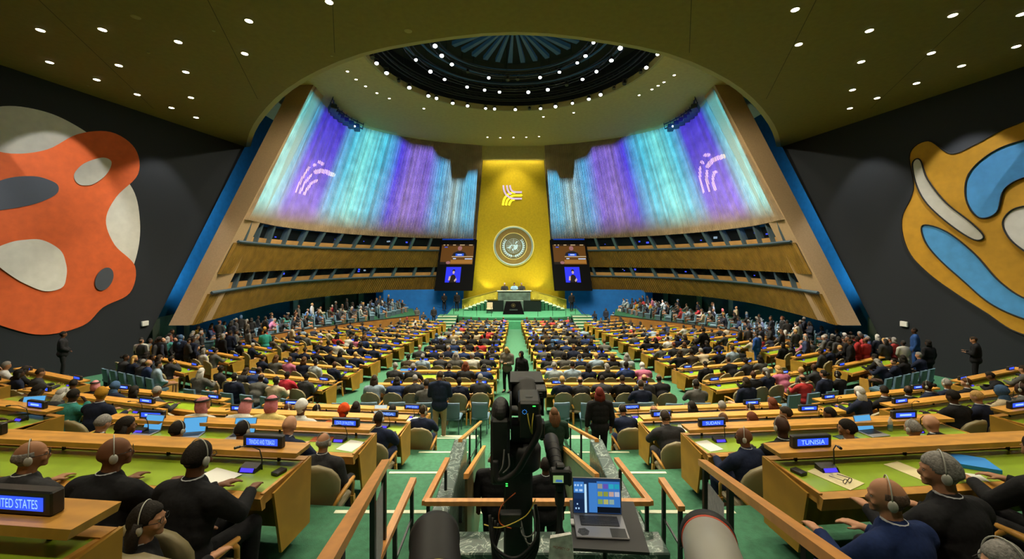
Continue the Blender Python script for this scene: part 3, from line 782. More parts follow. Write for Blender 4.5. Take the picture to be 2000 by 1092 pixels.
lec=put('lectern',None,label='black speaker lectern with small emblem in front of the rostrum',cat='lectern'); lec.location.z=Z0
mb=MB()
b0=[(CX-1.15,39.0),(CX+.95,39.0),(CX+.95,40.2),(CX-1.15,40.2)]; b1=[(CX-.85,39.2),(CX+.6,39.2),(CX+.6,40.2),(CX-.85,40.2)]
mb.hexa([(x,y,SZ) for x,y in b0],[(x,y,-4.15) for x,y in b1]); mk(mb,'body',scr_b,lec)
mb=MB(); mb.rbx(CX-1.1,CX+.9,40.25,40.5,SZ,-4.1,.03); mk(mb,'marble_back',mar2,lec)
mb=MB(); o=mb.add([],[]); annul(mb,.17,.2,0,24); disc(mb,.10,0,16); mb.xf(Matrix.Translation((CX-.12,39.08,-4.45))); mk(mb,'small_emblem',em('lectern_emblem',(.35,.28,.10),.3),lec)
mb=MB(); mb.bx(CX-.5,CX+.3,39.03,39.06,-4.95,-4.82); mk(mb,'front_plate',mat('dark_plate',(.03,.035,.04),.4),lec)
sc_=put('guest_chair',None,loc=(-2.25,40.0,SZ),label='small cream chair standing on the stage left of the lectern',cat='chair')
crm=mat('cream_upholstery',(.5,.42,.28),.6,noise=(5,.9,1.05))
m_=MB(); m_.rbx(-.3,.3,.22,.30,.45,1.05,.03); mk(m_,'backrest',crm,sc_)
m_=MB(); m_.rbx(-.32,.32,-.28,.28,.38,.5,.03); mk(m_,'seat',crm,sc_)
for ax in (-.27,.27):
    for ay in (-.24,.26): m_=MB(); m_.tube([(ax,ay,0),(ax,ay,.4)],.022,6); mk(m_,'leg',black,sc_)
# flanking stairs with glowing rails
for side,nm in ((-1,'left'),(1,'right')):
    root=put('rostrum_stair',None,label='lit stair rising to the rostrum on its '+nm+' side',cat='stairs'); root.location.z=Z0
    st=MB(); tr=MB(); gl=MB()
    for k in range(6):
        xo=5.3-.42*k; xi=2.7-.1*k; z=SZ+.16*(k+1); a,b=sorted((CX+side*xo,CX+side*(xo-.5)))
        st.bx(a,b,41.9,43.4,SZ,z)
        tr.hexa([(a,41.85,z),(b,41.85,z),(b,43.4,z),(a,43.4,z)],[(a,41.85,z+.03),(b,41.85,z+.03),(b,43.4,z+.03),(a,43.4,z+.03)])
    mk(st,'steps',carpd,root); mk(tr,'treads',mat('bright_tread',(.45,.62,.5),.5),root)
    mb=MB(); pA=(CX+side*5.6,43.9,SZ+.0); 
    mb.hexa([(CX+side*5.7,43.5,SZ),(CX+side*1.9,43.5,SZ+.9),(CX+side*1.9,43.6,SZ+.9),(CX+side*5.7,43.6,SZ)],
            [(CX+side*5.7,43.5,SZ+.95),(CX+side*1.9,43.5,SZ+1.95),(CX+side*1.9,43.6,SZ+1.95),(CX+side*5.7,43.6,SZ+.95)]); mk(mb,'parapet',mat('parapet_gold',(.42,.36,.03),.5,noise=(3,.8,1.2)),root)
    mb=MB()
    for k in range(7):
        x=CX+side*(5.4-.55*k); z=SZ+.15+.14*k; mb.ell((x,43.42,z+.1),(.035,.02,.15),8,6)
    mk(mb,'step_lights',em('step_light',(.9,.75,.15),1.2),root)
    mb=MB(); mb.tube([(CX+side*5.7,43.45,SZ+1.0),(CX+side*1.9,43.45,SZ+2.0)],.04,6); mk(mb,'rail',em('glow_rail',(.75,.65,.1),.35),root)
    # stage edge rails
    mb=MB()
    for k,(x,y) in enumerate(((2.2,37.6),(3.6,37.8),(4.9,38.1),(5.9,38.6))):
        mb.tube([(CX+side*x,y,SZ),(CX+side*x,y,SZ+.9)],.02,5)
    mb.tube([(CX+side*5.9,38.6,SZ+.9),(CX+side*6.6,36.2,SZ+.2)],.025,5)
    put('stage_rail',mb.mesh('stage_rail',blackm),label='thin black posts and rail along the '+nm+' stage edge',cat='railing')

# ------------------------------------------------------------------ lateral partitions and gallery floors
for side,nm in ((-1,'left'),(1,'right')):
    P_=[(15.9,21.4),(15.6,22.0),(14.6,26.5),(13.0,31.0),(10.4,36.3),(9.2,38.2)]
    mb=MB(); cap=MB()
    for (x0,y0),(x1,y1) in zip(P_,P_[1:]):
        a=Vector((CX+side*x0,y0,0)); b=Vector((CX+side*x1,y1,0)); d=(b-a).normalized(); n_=Vector((d.y,-d.x,0))*.06
        za,zb=zfloor(y0),zfloor(y1)
        mb.hexa([a-n_+Vector((0,0,za)),b-n_+Vector((0,0,zb)),b+n_+Vector((0,0,zb)),a+n_+Vector((0,0,za))],
                [a-n_+Vector((0,0,za+1.05)),b-n_+Vector((0,0,zb+1.05)),b+n_+Vector((0,0,zb+1.05)),a+n_+Vector((0,0,za+1.05))])
        cap.tube([a+Vector((0,0,za+1.1)),b+Vector((0,0,zb+1.1))],.05,6)
    root=put('partition',None,label='low honey wood partition curving between delegates and '+nm+' side gallery',cat='partition'); root.location.z=Z0
    mk(mb,'panel',mat('partition_wood',(.30,.13,.03),.5,noise=(2,.8,1.1)),root); mk(cap,'top_rail',black,root)
    mb=MB()
    q=[(15.9,22.2),(14.9,26.6),(13.3,31.1),(10.7,36.5),(9.6,38.4),(11,43.2),(21,43.2),(21,22.2)]
    q=[(CX+side*x,y) for x,y in q]
    if side>0: q=q
    mb.hexa([(x,y,-6.6) for x,y in q],[(x,y,-5.25) for x,y in q])
    struct('gallery_floor', mb.mesh('gallery_floor',carpd))

# ------------------------------------------------------------------ furniture prototypes
frnt=lambda b,n,m,s=False: b.mesh(n,m,s)
# delegate chair (faces +Y, origin on the floor under the sitter)
def shell(mb,w0,w1,z0,z1,y0,th,round_top=True,nu=10,nv=8,lean=.10,curve=.07,mi=0):
    P=[];Q=[]
    for i in range(nv+1):
        v=i/nv; z=z0+(z1-z0)*v; w=w0+(w1-w0)*min(1,v*1.6)
        if round_top and v>.55: k=(v-.55)/.45; w*=sqrt(max(0,1-k*k*.93))
        row=[];rq=[]
        for j in range(nu+1):
            t=-1+2*j/nu; x=w/2*t; y=y0-lean*v+curve*(t*t)*(w/.5)
            row.append((x,y,z)); rq.append((x*.97,y+th,z-.004))
        P.append(row);Q.append(rq)
    o=len(mb.v); n=nu+1
    vs=[p for r in P for p in r]+[p for r in Q for p in r]; K=len(vs)//2; fs=[]
    for i in range(nv):
        for j in range(nu):
            a=i*n+j; fs.append((a,a+1,a+n+1,a+n)); fs.append((K+a,K+a+n,K+a+n+1,K+a+1))
    for j in range(nu): fs.append((j,K+j,K+j+1,j+1)); a=nv*n+j; fs.append((a,a+1,K+a+1,K+a))
    for i in range(nv): a=i*n; fs.append((a,a+n,K+a+n,K+a)); a=i*n+nu; fs.append((a,K+a,K+a+n,a+n))
    mb.add(vs,fs,mi)
def c_back(mb,mi=0): shell(mb,.48,.60,.40,1.03,-.20,.06,True,10,8,.12,.08,mi)
def c_seat(mb,mi=0): mb.rbx(-.26,.26,-.22,.27,.38,.47,.03,mi)
def c_leg(mb,sx,sy,mi=0):
    mb.hexa([(sx*.27,sy*.24-.02+(-.06 if sy<0 else .03),0),(sx*.27+sx*.035,sy*.24-.02+(-.06 if sy<0 else .03),0),(sx*.27+sx*.035,sy*.24+.03+(-.06 if sy<0 else .03),0),(sx*.27,sy*.24+.03+(-.06 if sy<0 else .03),0)][::(1 if sx>0 else -1)],
            [(sx*.265,sy*.22-.03,.42),(sx*.265+sx*.04,sy*.22-.03,.42),(sx*.265+sx*.04,sy*.22+.03,.42),(sx*.265,sy*.22+.03,.42)][::(1 if sx>0 else -1)],mi)
def c_arm(mb,sx,mi=0):
    mb.tube([(sx*.285,.22,.42),(sx*.295,.21,.58),(sx*.30,.16,.645)],[.02,.02,.024],6,mi)
    mb.tube([(sx*.30,.22,.645),(sx*.31,.05,.66),(sx*.29,-.15,.62),(sx*.265,-.25,.56)],[.02,.03,.026,.02],6,mi)
def one(fn,name,m,*a,smooth=False):
    b=MB(); fn(b,*a); return b.mesh(name,m,smooth)
chairwood=mat('chair_wood',(.55,.27,.05),.4,noise=(6,.85,1.1))
CH={'backrest':one(c_back,'backrest',beige,smooth=True),'seat':one(c_seat,'seat',beige)}
CHL=[one(c_leg,'leg',chairwood,sx,sy) for sx in(-1,1) for sy in (-1,1)]
CHA=[one(c_arm,'armrest',chairwood,sx,smooth=True) for sx in (-1,1)]
b=MB(); c_back(b); c_seat(b); [c_leg(b,sx,sy,1) for sx in(-1,1) for sy in (-1,1)]; [c_arm(b,sx,1) for sx in (-1,1)]
CH1=b.mesh('delegate_chair',[beige,chairwood])
b=MB(); shell(b,.46,.56,.40,1.0,-.20,.06,True,6,5,.12,.08); b.bx(-.26,.26,-.22,.27,.38,.47); b.bx(.27,.31,-.2,.25,0,.64,1); b.bx(-.31,-.27,-.2,.25,0,.64,1)
CH0=b.mesh('delegate_chair_far',[beige,chairwood])
# blue adviser chair
def b_back(mb,mi=0): shell(mb,.44,.47,.42,.90,-.22,.06,False,8,6,.06,.03,mi)
BH={}
b=MB(); shell(b,.44,.46,.42,.92,-.22,.065,False,8,6,.06,.03); BH['backrest']=b.mesh('backrest',blueup,True)
b=MB(); b.rbx(-.24,.24,-.22,.26,.40,.48,.03); BH['seat']=b.mesh('seat',blueup)
BHL=[]
for sx in (-1,1):
    for sy in (-1,1):
        b=MB(); b.tube([(sx*.2,sy*.2,0),(sx*.2,sy*.2,.40)],.014,6); BHL.append(b.mesh('leg',metalb))
b=MB(); shell(b,.44,.46,.42,.92,-.22,.065,False,4,3,.06,.03); b.bx(-.24,.24,-.22,.26,.40,.48); b.bx(-.2,-.18,-.2,.2,0,.4,1); b.bx(.18,.2,-.2,.2,0,.4,1)
BH1=b.mesh('adviser_chair',[blueup,metalb])

chairs=[]; persons=[]   # queued, then the nearest 300 of each become things
def q_chair(x,y,z,rz,kind,label,group): chairs.append((sqrt(x*x+y*y),x,y,z,rz,kind,label,group))

# sign and console prototypes
def sign_meshes(w=.41,h=.12,d=.06):
    a=MB(); a.rbx(-w/2,w/2,-d/2,d/2,0,h,.008); 
    s=MB(); s.quad((-w*.40,-d/2-.002,.026),(w*.40,-d/2-.002,.026),(w*.40,-d/2-.002,h-.026),(-w*.40,-d/2-.002,h-.026))
    return a.mesh('casing',black), s.mesh('display',lcd), s.mesh('display',lcdl)
SGN=sign_meshes()
b=MB()
b.quad((-.10,-.034,.046),(.10,-.034,.046),(.10,-.034,.074),(-.10,-.034,.074))
SGT=b.mesh('lettering_glow',letter)
b=MB(); b.hexa([(-.085,-.05,0),(.085,-.05,0),(.085,.05,0),(-.085,.05,0)],[(-.085,-.025,.035),(.085,-.025,.035),(.085,.05,.055),(-.085,.05,.055)]); CON=b.mesh('base',black)
b=MB(); b.quad((-.065,-.048,.008),(.065,-.048,.008),(.065,-.028,.036),(-.065,-.028,.036)); COND=b.mesh('display',lcdv)
b=MB(); b.tube([(.10,.03,0),(.10,.03,.10),(.085,.02,.19),(.04,-.05,.26),(.0,-.12,.28)],[.008,.006,.005,.005,.005],6); b.tube([(0,-.115,.28),(-.02,-.16,.285)],[.011,.013],8); CONM=b.mesh('gooseneck',black)
b=MB(); b.rbx(-.06,.06,-.035,.035,0,.018,.004); VOTE=b.mesh('voting_box',black)
def text_mesh(txt,w,h,m):
    c=bpy.data.curves.new('t','FONT'); c.body=txt; c.align_x='CENTER'; c.align_y='CENTER'; c.size=1
    o=bpy.data.objects.new('t',c); C.objects.link(o); dg=bpy.context.evaluated_depsgraph_get(); dg.update()
    me=bpy.data.meshes.new_from_object(o.evaluated_get(dg)); bpy.data.objects.remove(o)
    xs=[v.co.x for v in me.vertices]; ys_=[v.co.y for v in me.vertices]
    sx=w/(max(xs)-min(xs)); sy=h/(max(ys_)-min(ys_)); sx=min(sx,sy*1.05); mx=(max(xs)+min(xs))/2; my=(max(ys_)+min(ys_))/2
    for v in me.vertices: v.co=((v.co.x-mx)*sx,0,(v.co.y-my)*sy)
    me.name='lettering'; me.materials.clear(); me.materials.append(m); return me

SH=.14; DD=.64      # shelf above desktop, desktop depth
def desk_parts(L,side):
    """local frame: +X runs outward along the row, origin under the inner end of the shelf, z=0 floor; y towards the stage"""
    zl=DROP; zd=DROP-SH
    P={}
    b=MB(); b.hexa([(0,-.20,zl-.045),(L,-.20,zl-.045),(L,.02,zl-.045),(0,.02,zl-.045)],[(-.01,-.19,zl),(L+.01,-.19,zl),(L+.01,.03,zl),(-.01,.03,zl)]); P['shelf']=(b,wood)
    for i_,x in enumerate([.25]+[.25+i*1.2 for i in range(1,int((L-.3)/1.2)+1)]):
        b=MB(); b.bx(x-.012,x+.012,-.09,-.07,zd,zl-.04); P['shelf_bracket%d'%i_]=(b,blackm)
    b=MB(); 
    b.hexa([(0,-DD,zd-.13),(L,-DD,zd-.13),(L,-DD+.04,zd-.13),(0,-DD+.04,zd-.13)],[(0,-DD-.02,zd-.02),(L,-DD-.02,zd-.02),(L,-DD+.05,zd),(0,-DD+.05,zd)])
    b.bx(0,L,-.06,.02,zd-.05,zd+.012); b.bx(0,L,-DD+.04,-.05,zd-.05,zd-.004); b.bx(0,.03,-DD+.02,0,zd-.09,zd+.006); b.bx(L-.03,L,-DD+.02,0,zd-.09,zd+.006)
    P['desktop']=(b,wood)
    b=MB(); b.bx(.03,L-.03,-DD+.05,-.06,zd-.004,zd+.002); P['leather_inlay']=(b,green)
    b=MB(); b.bx(.02,L-.02,-.04,-.01,.10,zd-.05); P['front_panel']=(b,woodp)
    return P
desk_cache={}
def add_desk(x,y,z,ang,L,side,where,big,nsign,texts=None,occupied=None):
    rz=ang if side>0 else -ang
    root=put('delegate_desk',None,loc=(x,y,z),rot=(0,0,rz),label='wooden desk with green leather top, '+where,cat='desk',group=None)
    key=(round(L,2),side,big)
    if key not in desk_cache:
        P=desk_parts(L,side); out={}
        for n_,(b,m) in P.items():
            if n_[:13]=='shelf_bracket' and not big: continue
            if side<0: b.v=[(-a,c,d) for a,c,d in b.v]; b.f=[f[::-1] for f in b.f]
            out[n_]=b.mesh(n_.rstrip('0123456789'),m)
        # end panels
        zd=DROP-SH; pan=[]
        for xx in (-.02,L-.005):
            b=MB(); b.hexa([(xx,-DD+.22,.14),(xx+.025,-DD+.22,.14),(xx+.025,.0,.14),(xx,.0,.14)],[(xx,-DD+.12,zd-.05),(xx+.025,-DD+.12,zd-.05),(xx+.025,.03,zd+.01),(xx,.03,zd+.01)])
            if side<0: b.v=[(-a,c,d) for a,c,d in b.v]; b.f=[f[::-1] for f in b.f]
            pan.append(b.mesh('end_panel',woodp))
        out['_p']=pan; desk_cache[key]=out
    out=desk_cache[key]
    made={}
    for n_,me in out.items():
        if n_=='_p':
            for p in me: put('end_panel',p,root)
        else:
            par={'shelf_bra':'shelf','leather_i':'desktop'}.get(n_[:9]); made[n_]=put(n_.rstrip('0123456789'),me,made.get(par,root))
    # signs and consoles
    M=Matrix.Translation((x,y,z))@Matrix.Rotation(rz,4,'Z')
    xs=[.40] if nsign==1 else ([.40,L-.75] if nsign==2 else [])
    for i,sx in enumerate(xs):
        t=texts[i] if texts else None
        if t=='': continue
        w=M@Vector((side*sx,-.09,DROP))
        lab='blue-lit name sign, '+('inner' if i==0 else 'outer')+' end, '+where
        s_=put('country_sign',None,loc=w,rot=(0,0,rz),label=lab if t is None else 'black country name sign reading '+t.title()+' on the desk shelf',cat='name sign')
        cs=put('casing',SGN[0],s_)
        if t:
            put('display',SGN[2] if t=='SENEGAL' else SGN[1],cs)
            put('lettering',text_mesh(t,.27,.045,letter),cs,loc=(0,-.034,.060))
        else:
            put('display',SGN[1],cs)
            if big: put('lettering_glow',SGT,cs)
        w=M@Vector((side*(sx),-.28,DROP-SH+.003))
        c_=put('microphone_console',None,loc=w,rot=(0,0,rz),label='violet-lit microphone console, '+('inner' if i==0 else 'outer')+' end, '+where,cat='microphone')
        cb=put('base',CON,c_); put('display',COND,cb)
        if big: put('gooseneck',CONM,c_)
    return M

def wshort(w):
    a,b=w.split(', '); return b.replace(' from the stage','').replace(' from camera','').replace(' from the back','')+', '+a
def seats(M,L,side,n,where,ztype='del',xs=None,occ=.93,rz=0,z=0,kindmix=None):
    sp_=(L-.7)/(max(n-1,1))
    for i in range(n):
        lx=.42+sp_*i if xs is None else xs[i]
        lx+=rnd.uniform(-.05,.05) if xs is None else 0
        w=M@Vector((side*lx,-1.02+rnd.uniform(-.05,.05),0))
        wc=M@Vector((side*(lx+rnd.uniform(-.03,.03)),-1.05-rnd.uniform(0,.08),0))
        q_chair(wc.x,wc.y,wc.z,rz+rnd.uniform(-.1,.1),'del','olive curved-back chair, %s seat, %s'%(ORD[i],where),None)
        if rnd.random()<occ: persons.append(dict(x=w.x,y=w.y,z=w.z,rz=rz+rnd.uniform(-.18,.18),pose=None,where='%s seat, %s'%(ORD[i],wshort(where))))

SIDE={-1:'left',1:'right'}
# central blocks
for side in (-1,1):
    for i in range(12):
        y=13.5+1.95*i; hw=.88-.33*i/11; x=CX+side*hw; z=zfloor(y); L=3.95+.25*i/11
        where='%s centre block, %s row from the stage'%(SIDE[side],ORD[11-i])
        M=add_desk(x,y,z,0,round(L,1),side,where,i<2,2,texts=None)
        seats(M,L,side,6,where,occ=.94,rz=0)
# inner side blocks
for side in (-1,1):
    for i in range(12):
        y=13.9+2.0*i; x=CX+side*(6.4-.55*i/11); ang=R(16+8*i/11); L=round(4.3-.9*i/11,1); z=zfloor(y+.5)
        if i==11: continue
        where='%s inner side block, %s row from the stage'%(SIDE[side],ORD[10-i])
        M=add_desk(x,y,z,ang,L,side,where,i<2,2 if L>3.6 else 1)
        seats(M,L,side,6 if L>3.9 else 5,where,rz=ang*side,occ=.93)
def Xp(y):
    P_=[(15.9,18.0),(15.6,22.0),(14.6,26.5),(13.0,31.0),(10.4,36.3)]
    if y<P_[0][1]: return 17.5
    for (x0,y0),(x1,y1) in zip(P_,P_[1:]):
        if y<=y1: return x0+(x1-x0)*(y-y0)/(y1-y0)
    return 9
for side in (-1,1):
    for j in range(8):
        y=16.3+2.0*j; xi=12.9-.33*j; ang=R(26)
        L=min(3.9,(Xp(y+1.3)-.3-xi)/cos(ang)); z=zfloor(y+.5)
        if L<1.3: continue
        L=round(L,1)
        where='%s outer side block, %s row from the back'%(SIDE[side],ORD[j])
        M=add_desk(CX+side*xi,y,z,ang,L,side,where,False,2 if L>3 else 1)
        seats(M,L,side,max(2,int(L/.68)),where,rz=ang*side,occ=(.9 if not(side>0 and j==0) else .3))
# near terraces
TXT={(-1,0):['','UNITED STATES'],(-1,1):['TRINIDAD AND TOBAGO',None],(-1,2):['STATE OF PALESTINE',None],(-1,3):['SENEGAL',None],(-1,4):['REPUBLIC OF KOREA',None],
     (1,1):['TUNISIA',None],(1,2):['SUDAN',None],(1,3):['SERBIA',None],(1,4):['REPUBLIC OF MOLDOVA',None]}
TXT[(-1,0)]=['UNITED STATES',None]
near_M={}
for side in (-1,1):
    for k in range(5):
        if side>0 and k==0: continue
        y=NY[k]; z=NZ[k]-DROP; xi=2.3; ang=R(5.5); L=4.3
        where='near %s terrace, %s row from camera'%(SIDE[side],ORD[k])
        M=add_desk(CX+side*xi,y,z,ang,L,side,where,True,2,texts=TXT[(side,k)]); near_M[(side,k)]=M
        if k>=1:
            y2=NY[k]+.68; where2='outer %s terrace, %s row from camera'%(SIDE[side],ORD[k])
            M2=add_desk(CX+side*7.75,y2,z,R(14),4.4,side,where2,True,2)
            if k>=2: seats(M2,4.4,side,6,where2,rz=R(14)*side,occ=.88)
        if k>=3:
            y3=NY[k]+2.3; where3='far %s terrace, %s row from camera'%(SIDE[side],ORD[k])
            M3=add_desk(CX+side*13.2,y3,z,R(21),4.2,side,where3,False,2)
            seats(M3,4.2,side,6,where3,rz=R(21)*side,occ=.8)
# adviser chairs behind the last rows
for side in (-1,1):
    for i in range(6):
        x=CX+side*(1.15+.80*i); y=13.5-1.95+rnd.uniform(-.08,.05); z=zfloor(y)
        q_chair(x,y,z,rnd.uniform(-.1,.1),'adv','blue square-backed chair behind the last %s centre desk, %s from aisle'%(SIDE[side],ORD[i]),None)
        if rnd.random()<.55: persons.append(dict(x=x,y=y+.05,z=z,rz=rnd.uniform(-.2,.2),pose=None,where='%s blue chair behind the %s centre block'%(ORD[i],SIDE[side])))
    for i in range(6):
        lx=.3+.78*i; a=R(16); x=CX+side*(6.4+lx*cos(a)+.3*sin(a)); y=13.9-2.1+lx*sin(a); z=zfloor(y)
        q_chair(x,y,z,a*side,'adv','blue grey square-backed chair behind the %s inner side block, %s from aisle'%(SIDE[side],ORD[i]),None)
        if rnd.random()<.6: persons.append(dict(x=x,y=y+.05,z=z,rz=a*side+rnd.uniform(-.2,.2),pose=None,where='%s blue chair behind the %s inner side block'%(ORD[i],SIDE[side])))
    for i in range(6):
        lx=.2+.7*i; a=R(26); x=CX+side*(12.9+lx*cos(a)); y=16.3-2.0+lx*sin(a); z=zfloor(y)
        q_chair(x,y,z,a*side,'adv','blue grey square-backed chair behind the %s outer side block, %s from aisle'%(SIDE[side],ORD[i]),None)
        if rnd.random()<.75: persons.append(dict(x=x,y=y+.05,z=z,rz=a*side+rnd.uniform(-.2,.2),pose=None,where='%s blue chair behind the %s outer side block'%(ORD[i],SIDE[side])))
# gallery rows under the balconies
for side in (-1,1):
    for r_ in range(4):
        for i in range(19):
            t=i/18; 
            Pp=[(16.2,23.2),(15.3,26.9),(13.8,31.4),(11.6,36.4),(10.9,40.5)]
            f=t*4; k=min(int(f),3); f-=k
            bx_=Pp[k][0]+(Pp[k+1][0]-Pp[k][0])*f+.95*r_+.2; by=Pp[k][1]+(Pp[k+1][1]-Pp[k][1])*f+.25*r_
            x=CX+side*bx_; z=-5.25; y=by
            rz=side*R(52)
            q_chair(x,y,z,rz,'adv','pale blue chair, %s side gallery, %s row from partition, %s from near end'%(SIDE[side],ORD[r_],ORD[i]),None)
            if rnd.random()<.78: persons.append(dict(x=x,y=y,z=z,rz=rz+rnd.uniform(-.3,.3),pose=None,where='%s side gallery, %s row, %s from its near end'%(SIDE[side],ORD[r_],ORD[i]),bright=1))
# ------------------------------------------------------------------ people
def head_fn(p):      # p on the unit sphere, +Y is the face
    x,y,z=p
    k=1.0
    kx=1.0; ky=1.0
    if z<0: kx=1-.30*(-z)**1.2; ky=1-.16*(-z) + (.10*(-z) if y>0 else -.18*(-z))
    if z<-.2 and y<0: ky*=.86
    if .0<z<.35 and y>.7: ky*=.965
    return (kx,ky,1)
HR=(.076,.098,.118)
def add_head(mb,c,yaw=0,pitch=0,s=1,hi=False):
    M=Matrix.Rotation(yaw,4,'Z')@Matrix.Rotation(pitch,4,'X')
    M3=M.to_3x3()
    nu,nv=(24,18) if hi else (14,10)
    mb.ell(c,tuple(r*s for r in HR),nu,nv,head_fn,M=M)
    P=lambda x,y,z: Vector(c)+M@Vector((x*s,y*s,z*s))
    mb.ell(P(0,.095,-.022),(.013*s,.020*s,.024*s),8,6,M=M)                # nose
    mb.ell(P(0,.075,-.082),(.026*s,.022*s,.018*s),8,6,M=M)                # chin
    for sx in (-1,1):
        mb.ell(P(sx*.078,-.004,-.012),(.010*s,.020*s,.032*s),8,6,M=M@Matrix.Rotation(sx*.25,4,'Z'))  # ears
        mb.ell(P(sx*.036,.074,-.030),(.022*s,.018*s,.02*s),8,6,M=M)       # cheeks
        mb.ell(P(sx*.028,.088,.022),(.022*s,.010*s,.006*s),8,4,M=M)       # brow
    mb.ell(P(0,.090,-.055),(.020*s,.009*s,.0045*s),8,4,M=M); mb.ell(P(0,.088,-.064),(.018*s,.009*s,.0045*s),8,4,M=M)
    return M
def add_hand(mb,w,d,up=Vector((0,0,1)),side=1,curl=.5,hi=False):
    w=Vector(w); d=Vector(d).normalized(); s=d.cross(up).normalized()*side; n=s.cross(d).normalized()*side
    palm=w+d*.05
    if not hi:
        mb.limb([w,palm+d*.02],[.026,.030],6); mb.limb([palm+d*.03,palm+d*.08-n*.03],[.024,.016],6); return
    for q in (-.024,-.008,.008,.024): mb.limb([w+s*q*.6,palm+d*.035+s*q],[.018,.015],8)
    for q,ln in ((-.030,.058),(-.010,.074),(.010,.080),(.029,.070)):
        b0=palm+d*.04+s*q; m=b0+(d*cos(curl*.5)-n*sin(curl*.5))*ln*.5; e=m+(d*cos(curl*1.3)-n*sin(curl*1.3))*ln*.45
        mb.limb([b0,m,e],[.0092,.0085,.007],7)
    b0=w+d*.02+s*.028; m=b0+(d*.6+s*.75-n*.2).normalized()*.035; e=m+(d*.95+s*.25-n*.25).normalized()*.032
    mb.limb([b0,m,e],[.012,.0105,.0085],7)

POSE={}
# joint tables; x is mirrored for the other arm when one tuple is given
POSE['desk']  =dict(pel=(0,0,.55),wai=(0,.02,.74),che=(0,.06,.93),nek=(0,.085,1.07),hd=(0,.115,1.225),yaw=0,pit=-.15, sh=.225,shz=.995,shy=.06, elR=(.28,.20,.80),wrR=(.15,.44,.83),dR=(-.35,.9,-.05),elL=(-.28,.20,.80),wrL=(-.15,.44,.83),dL=(.35,.9,-.05))
POSE['turnl'] =dict(POSE['desk'],yaw=.75,pit=-.05,elR=(.27,.12,.78),wrR=(.2,.38,.83))
POSE['turnr'] =dict(POSE['desk'],yaw=-.7,pit=0,hd=(.02,.11,1.225),elL=(-.30,.22,.81),wrL=(-.26,.46,.83),dL=(.1,1,0))
POSE['lean']  =dict(POSE['desk'],wai=(0,.07,.74),che=(0,.17,.90),nek=(0,.245,1.02),hd=(0,.30,1.16),pit=-.42,shy=.18,shz=.965,elR=(.29,.30,.80),wrR=(.10,.47,.84),elL=(-.29,.30,.80),wrL=(-.10,.47,.84))
POSE['lap']   =dict(POSE['desk'],wai=(0,-.03,.74),che=(0,-.03,.94),nek=(0,-.02,1.09),hd=(0,.01,1.245),pit=0,shy=-.03,shz=1.01,elR=(.27,.02,.72),wrR=(.12,.24,.62),dR=(-.5,.8,-.2),elL=(-.27,.02,.72),wrL=(-.12,.24,.62),dL=(.5,.8,-.2))
POSE['ear']   =dict(POSE['desk'],yaw=.2,elR=(.30,.22,.84),wrR=(.16,.20,1.10),dR=(-.35,-.3,.9))
for n_ in ('desk','turnl','turnr','lean','lap','ear'): POSE[n_]['sit']=True
ST=dict(pel=(0,0,.93),wai=(0,0,1.10),che=(0,.01,1.30),nek=(0,0,1.46),hd=(0,.02,1.62),yaw=0,pit=0,sh=.215,shz=1.40,shy=0,elR=(.27,-.02,1.12),wrR=(.27,.06,.88),dR=(0,.2,-1),elL=(-.27,-.02,1.12),wrL=(-.27,.06,.88),dL=(0,.2,-1),sit=False)
POSE['stand']=ST
POSE['phone']=dict(ST,pit=-.35,hd=(0,.05,1.60),elR=(.26,.05,1.12),wrR=(.08,.26,1.18),dR=(-.3,.9,.3),elL=(-.26,.05,1.12),wrL=(-.08,.25,1.14),dL=(.3,.9,.3))
POSE['clasp']=dict(ST,elR=(.26,.02,1.12),wrR=(.07,.20,.98),dR=(-.8,.4,-.4),elL=(-.26,.02,1.12),wrL=(-.07,.20,.98),dL=(.8,.4,-.4),yaw=.3)
POSE['walk']=dict(ST,elR=(.27,-.12,1.13),wrR=(.26,-.05,.89),elL=(-.27,.08,1.12),wrL=(-.25,.22,.93),yaw=-.3,stride=.16)

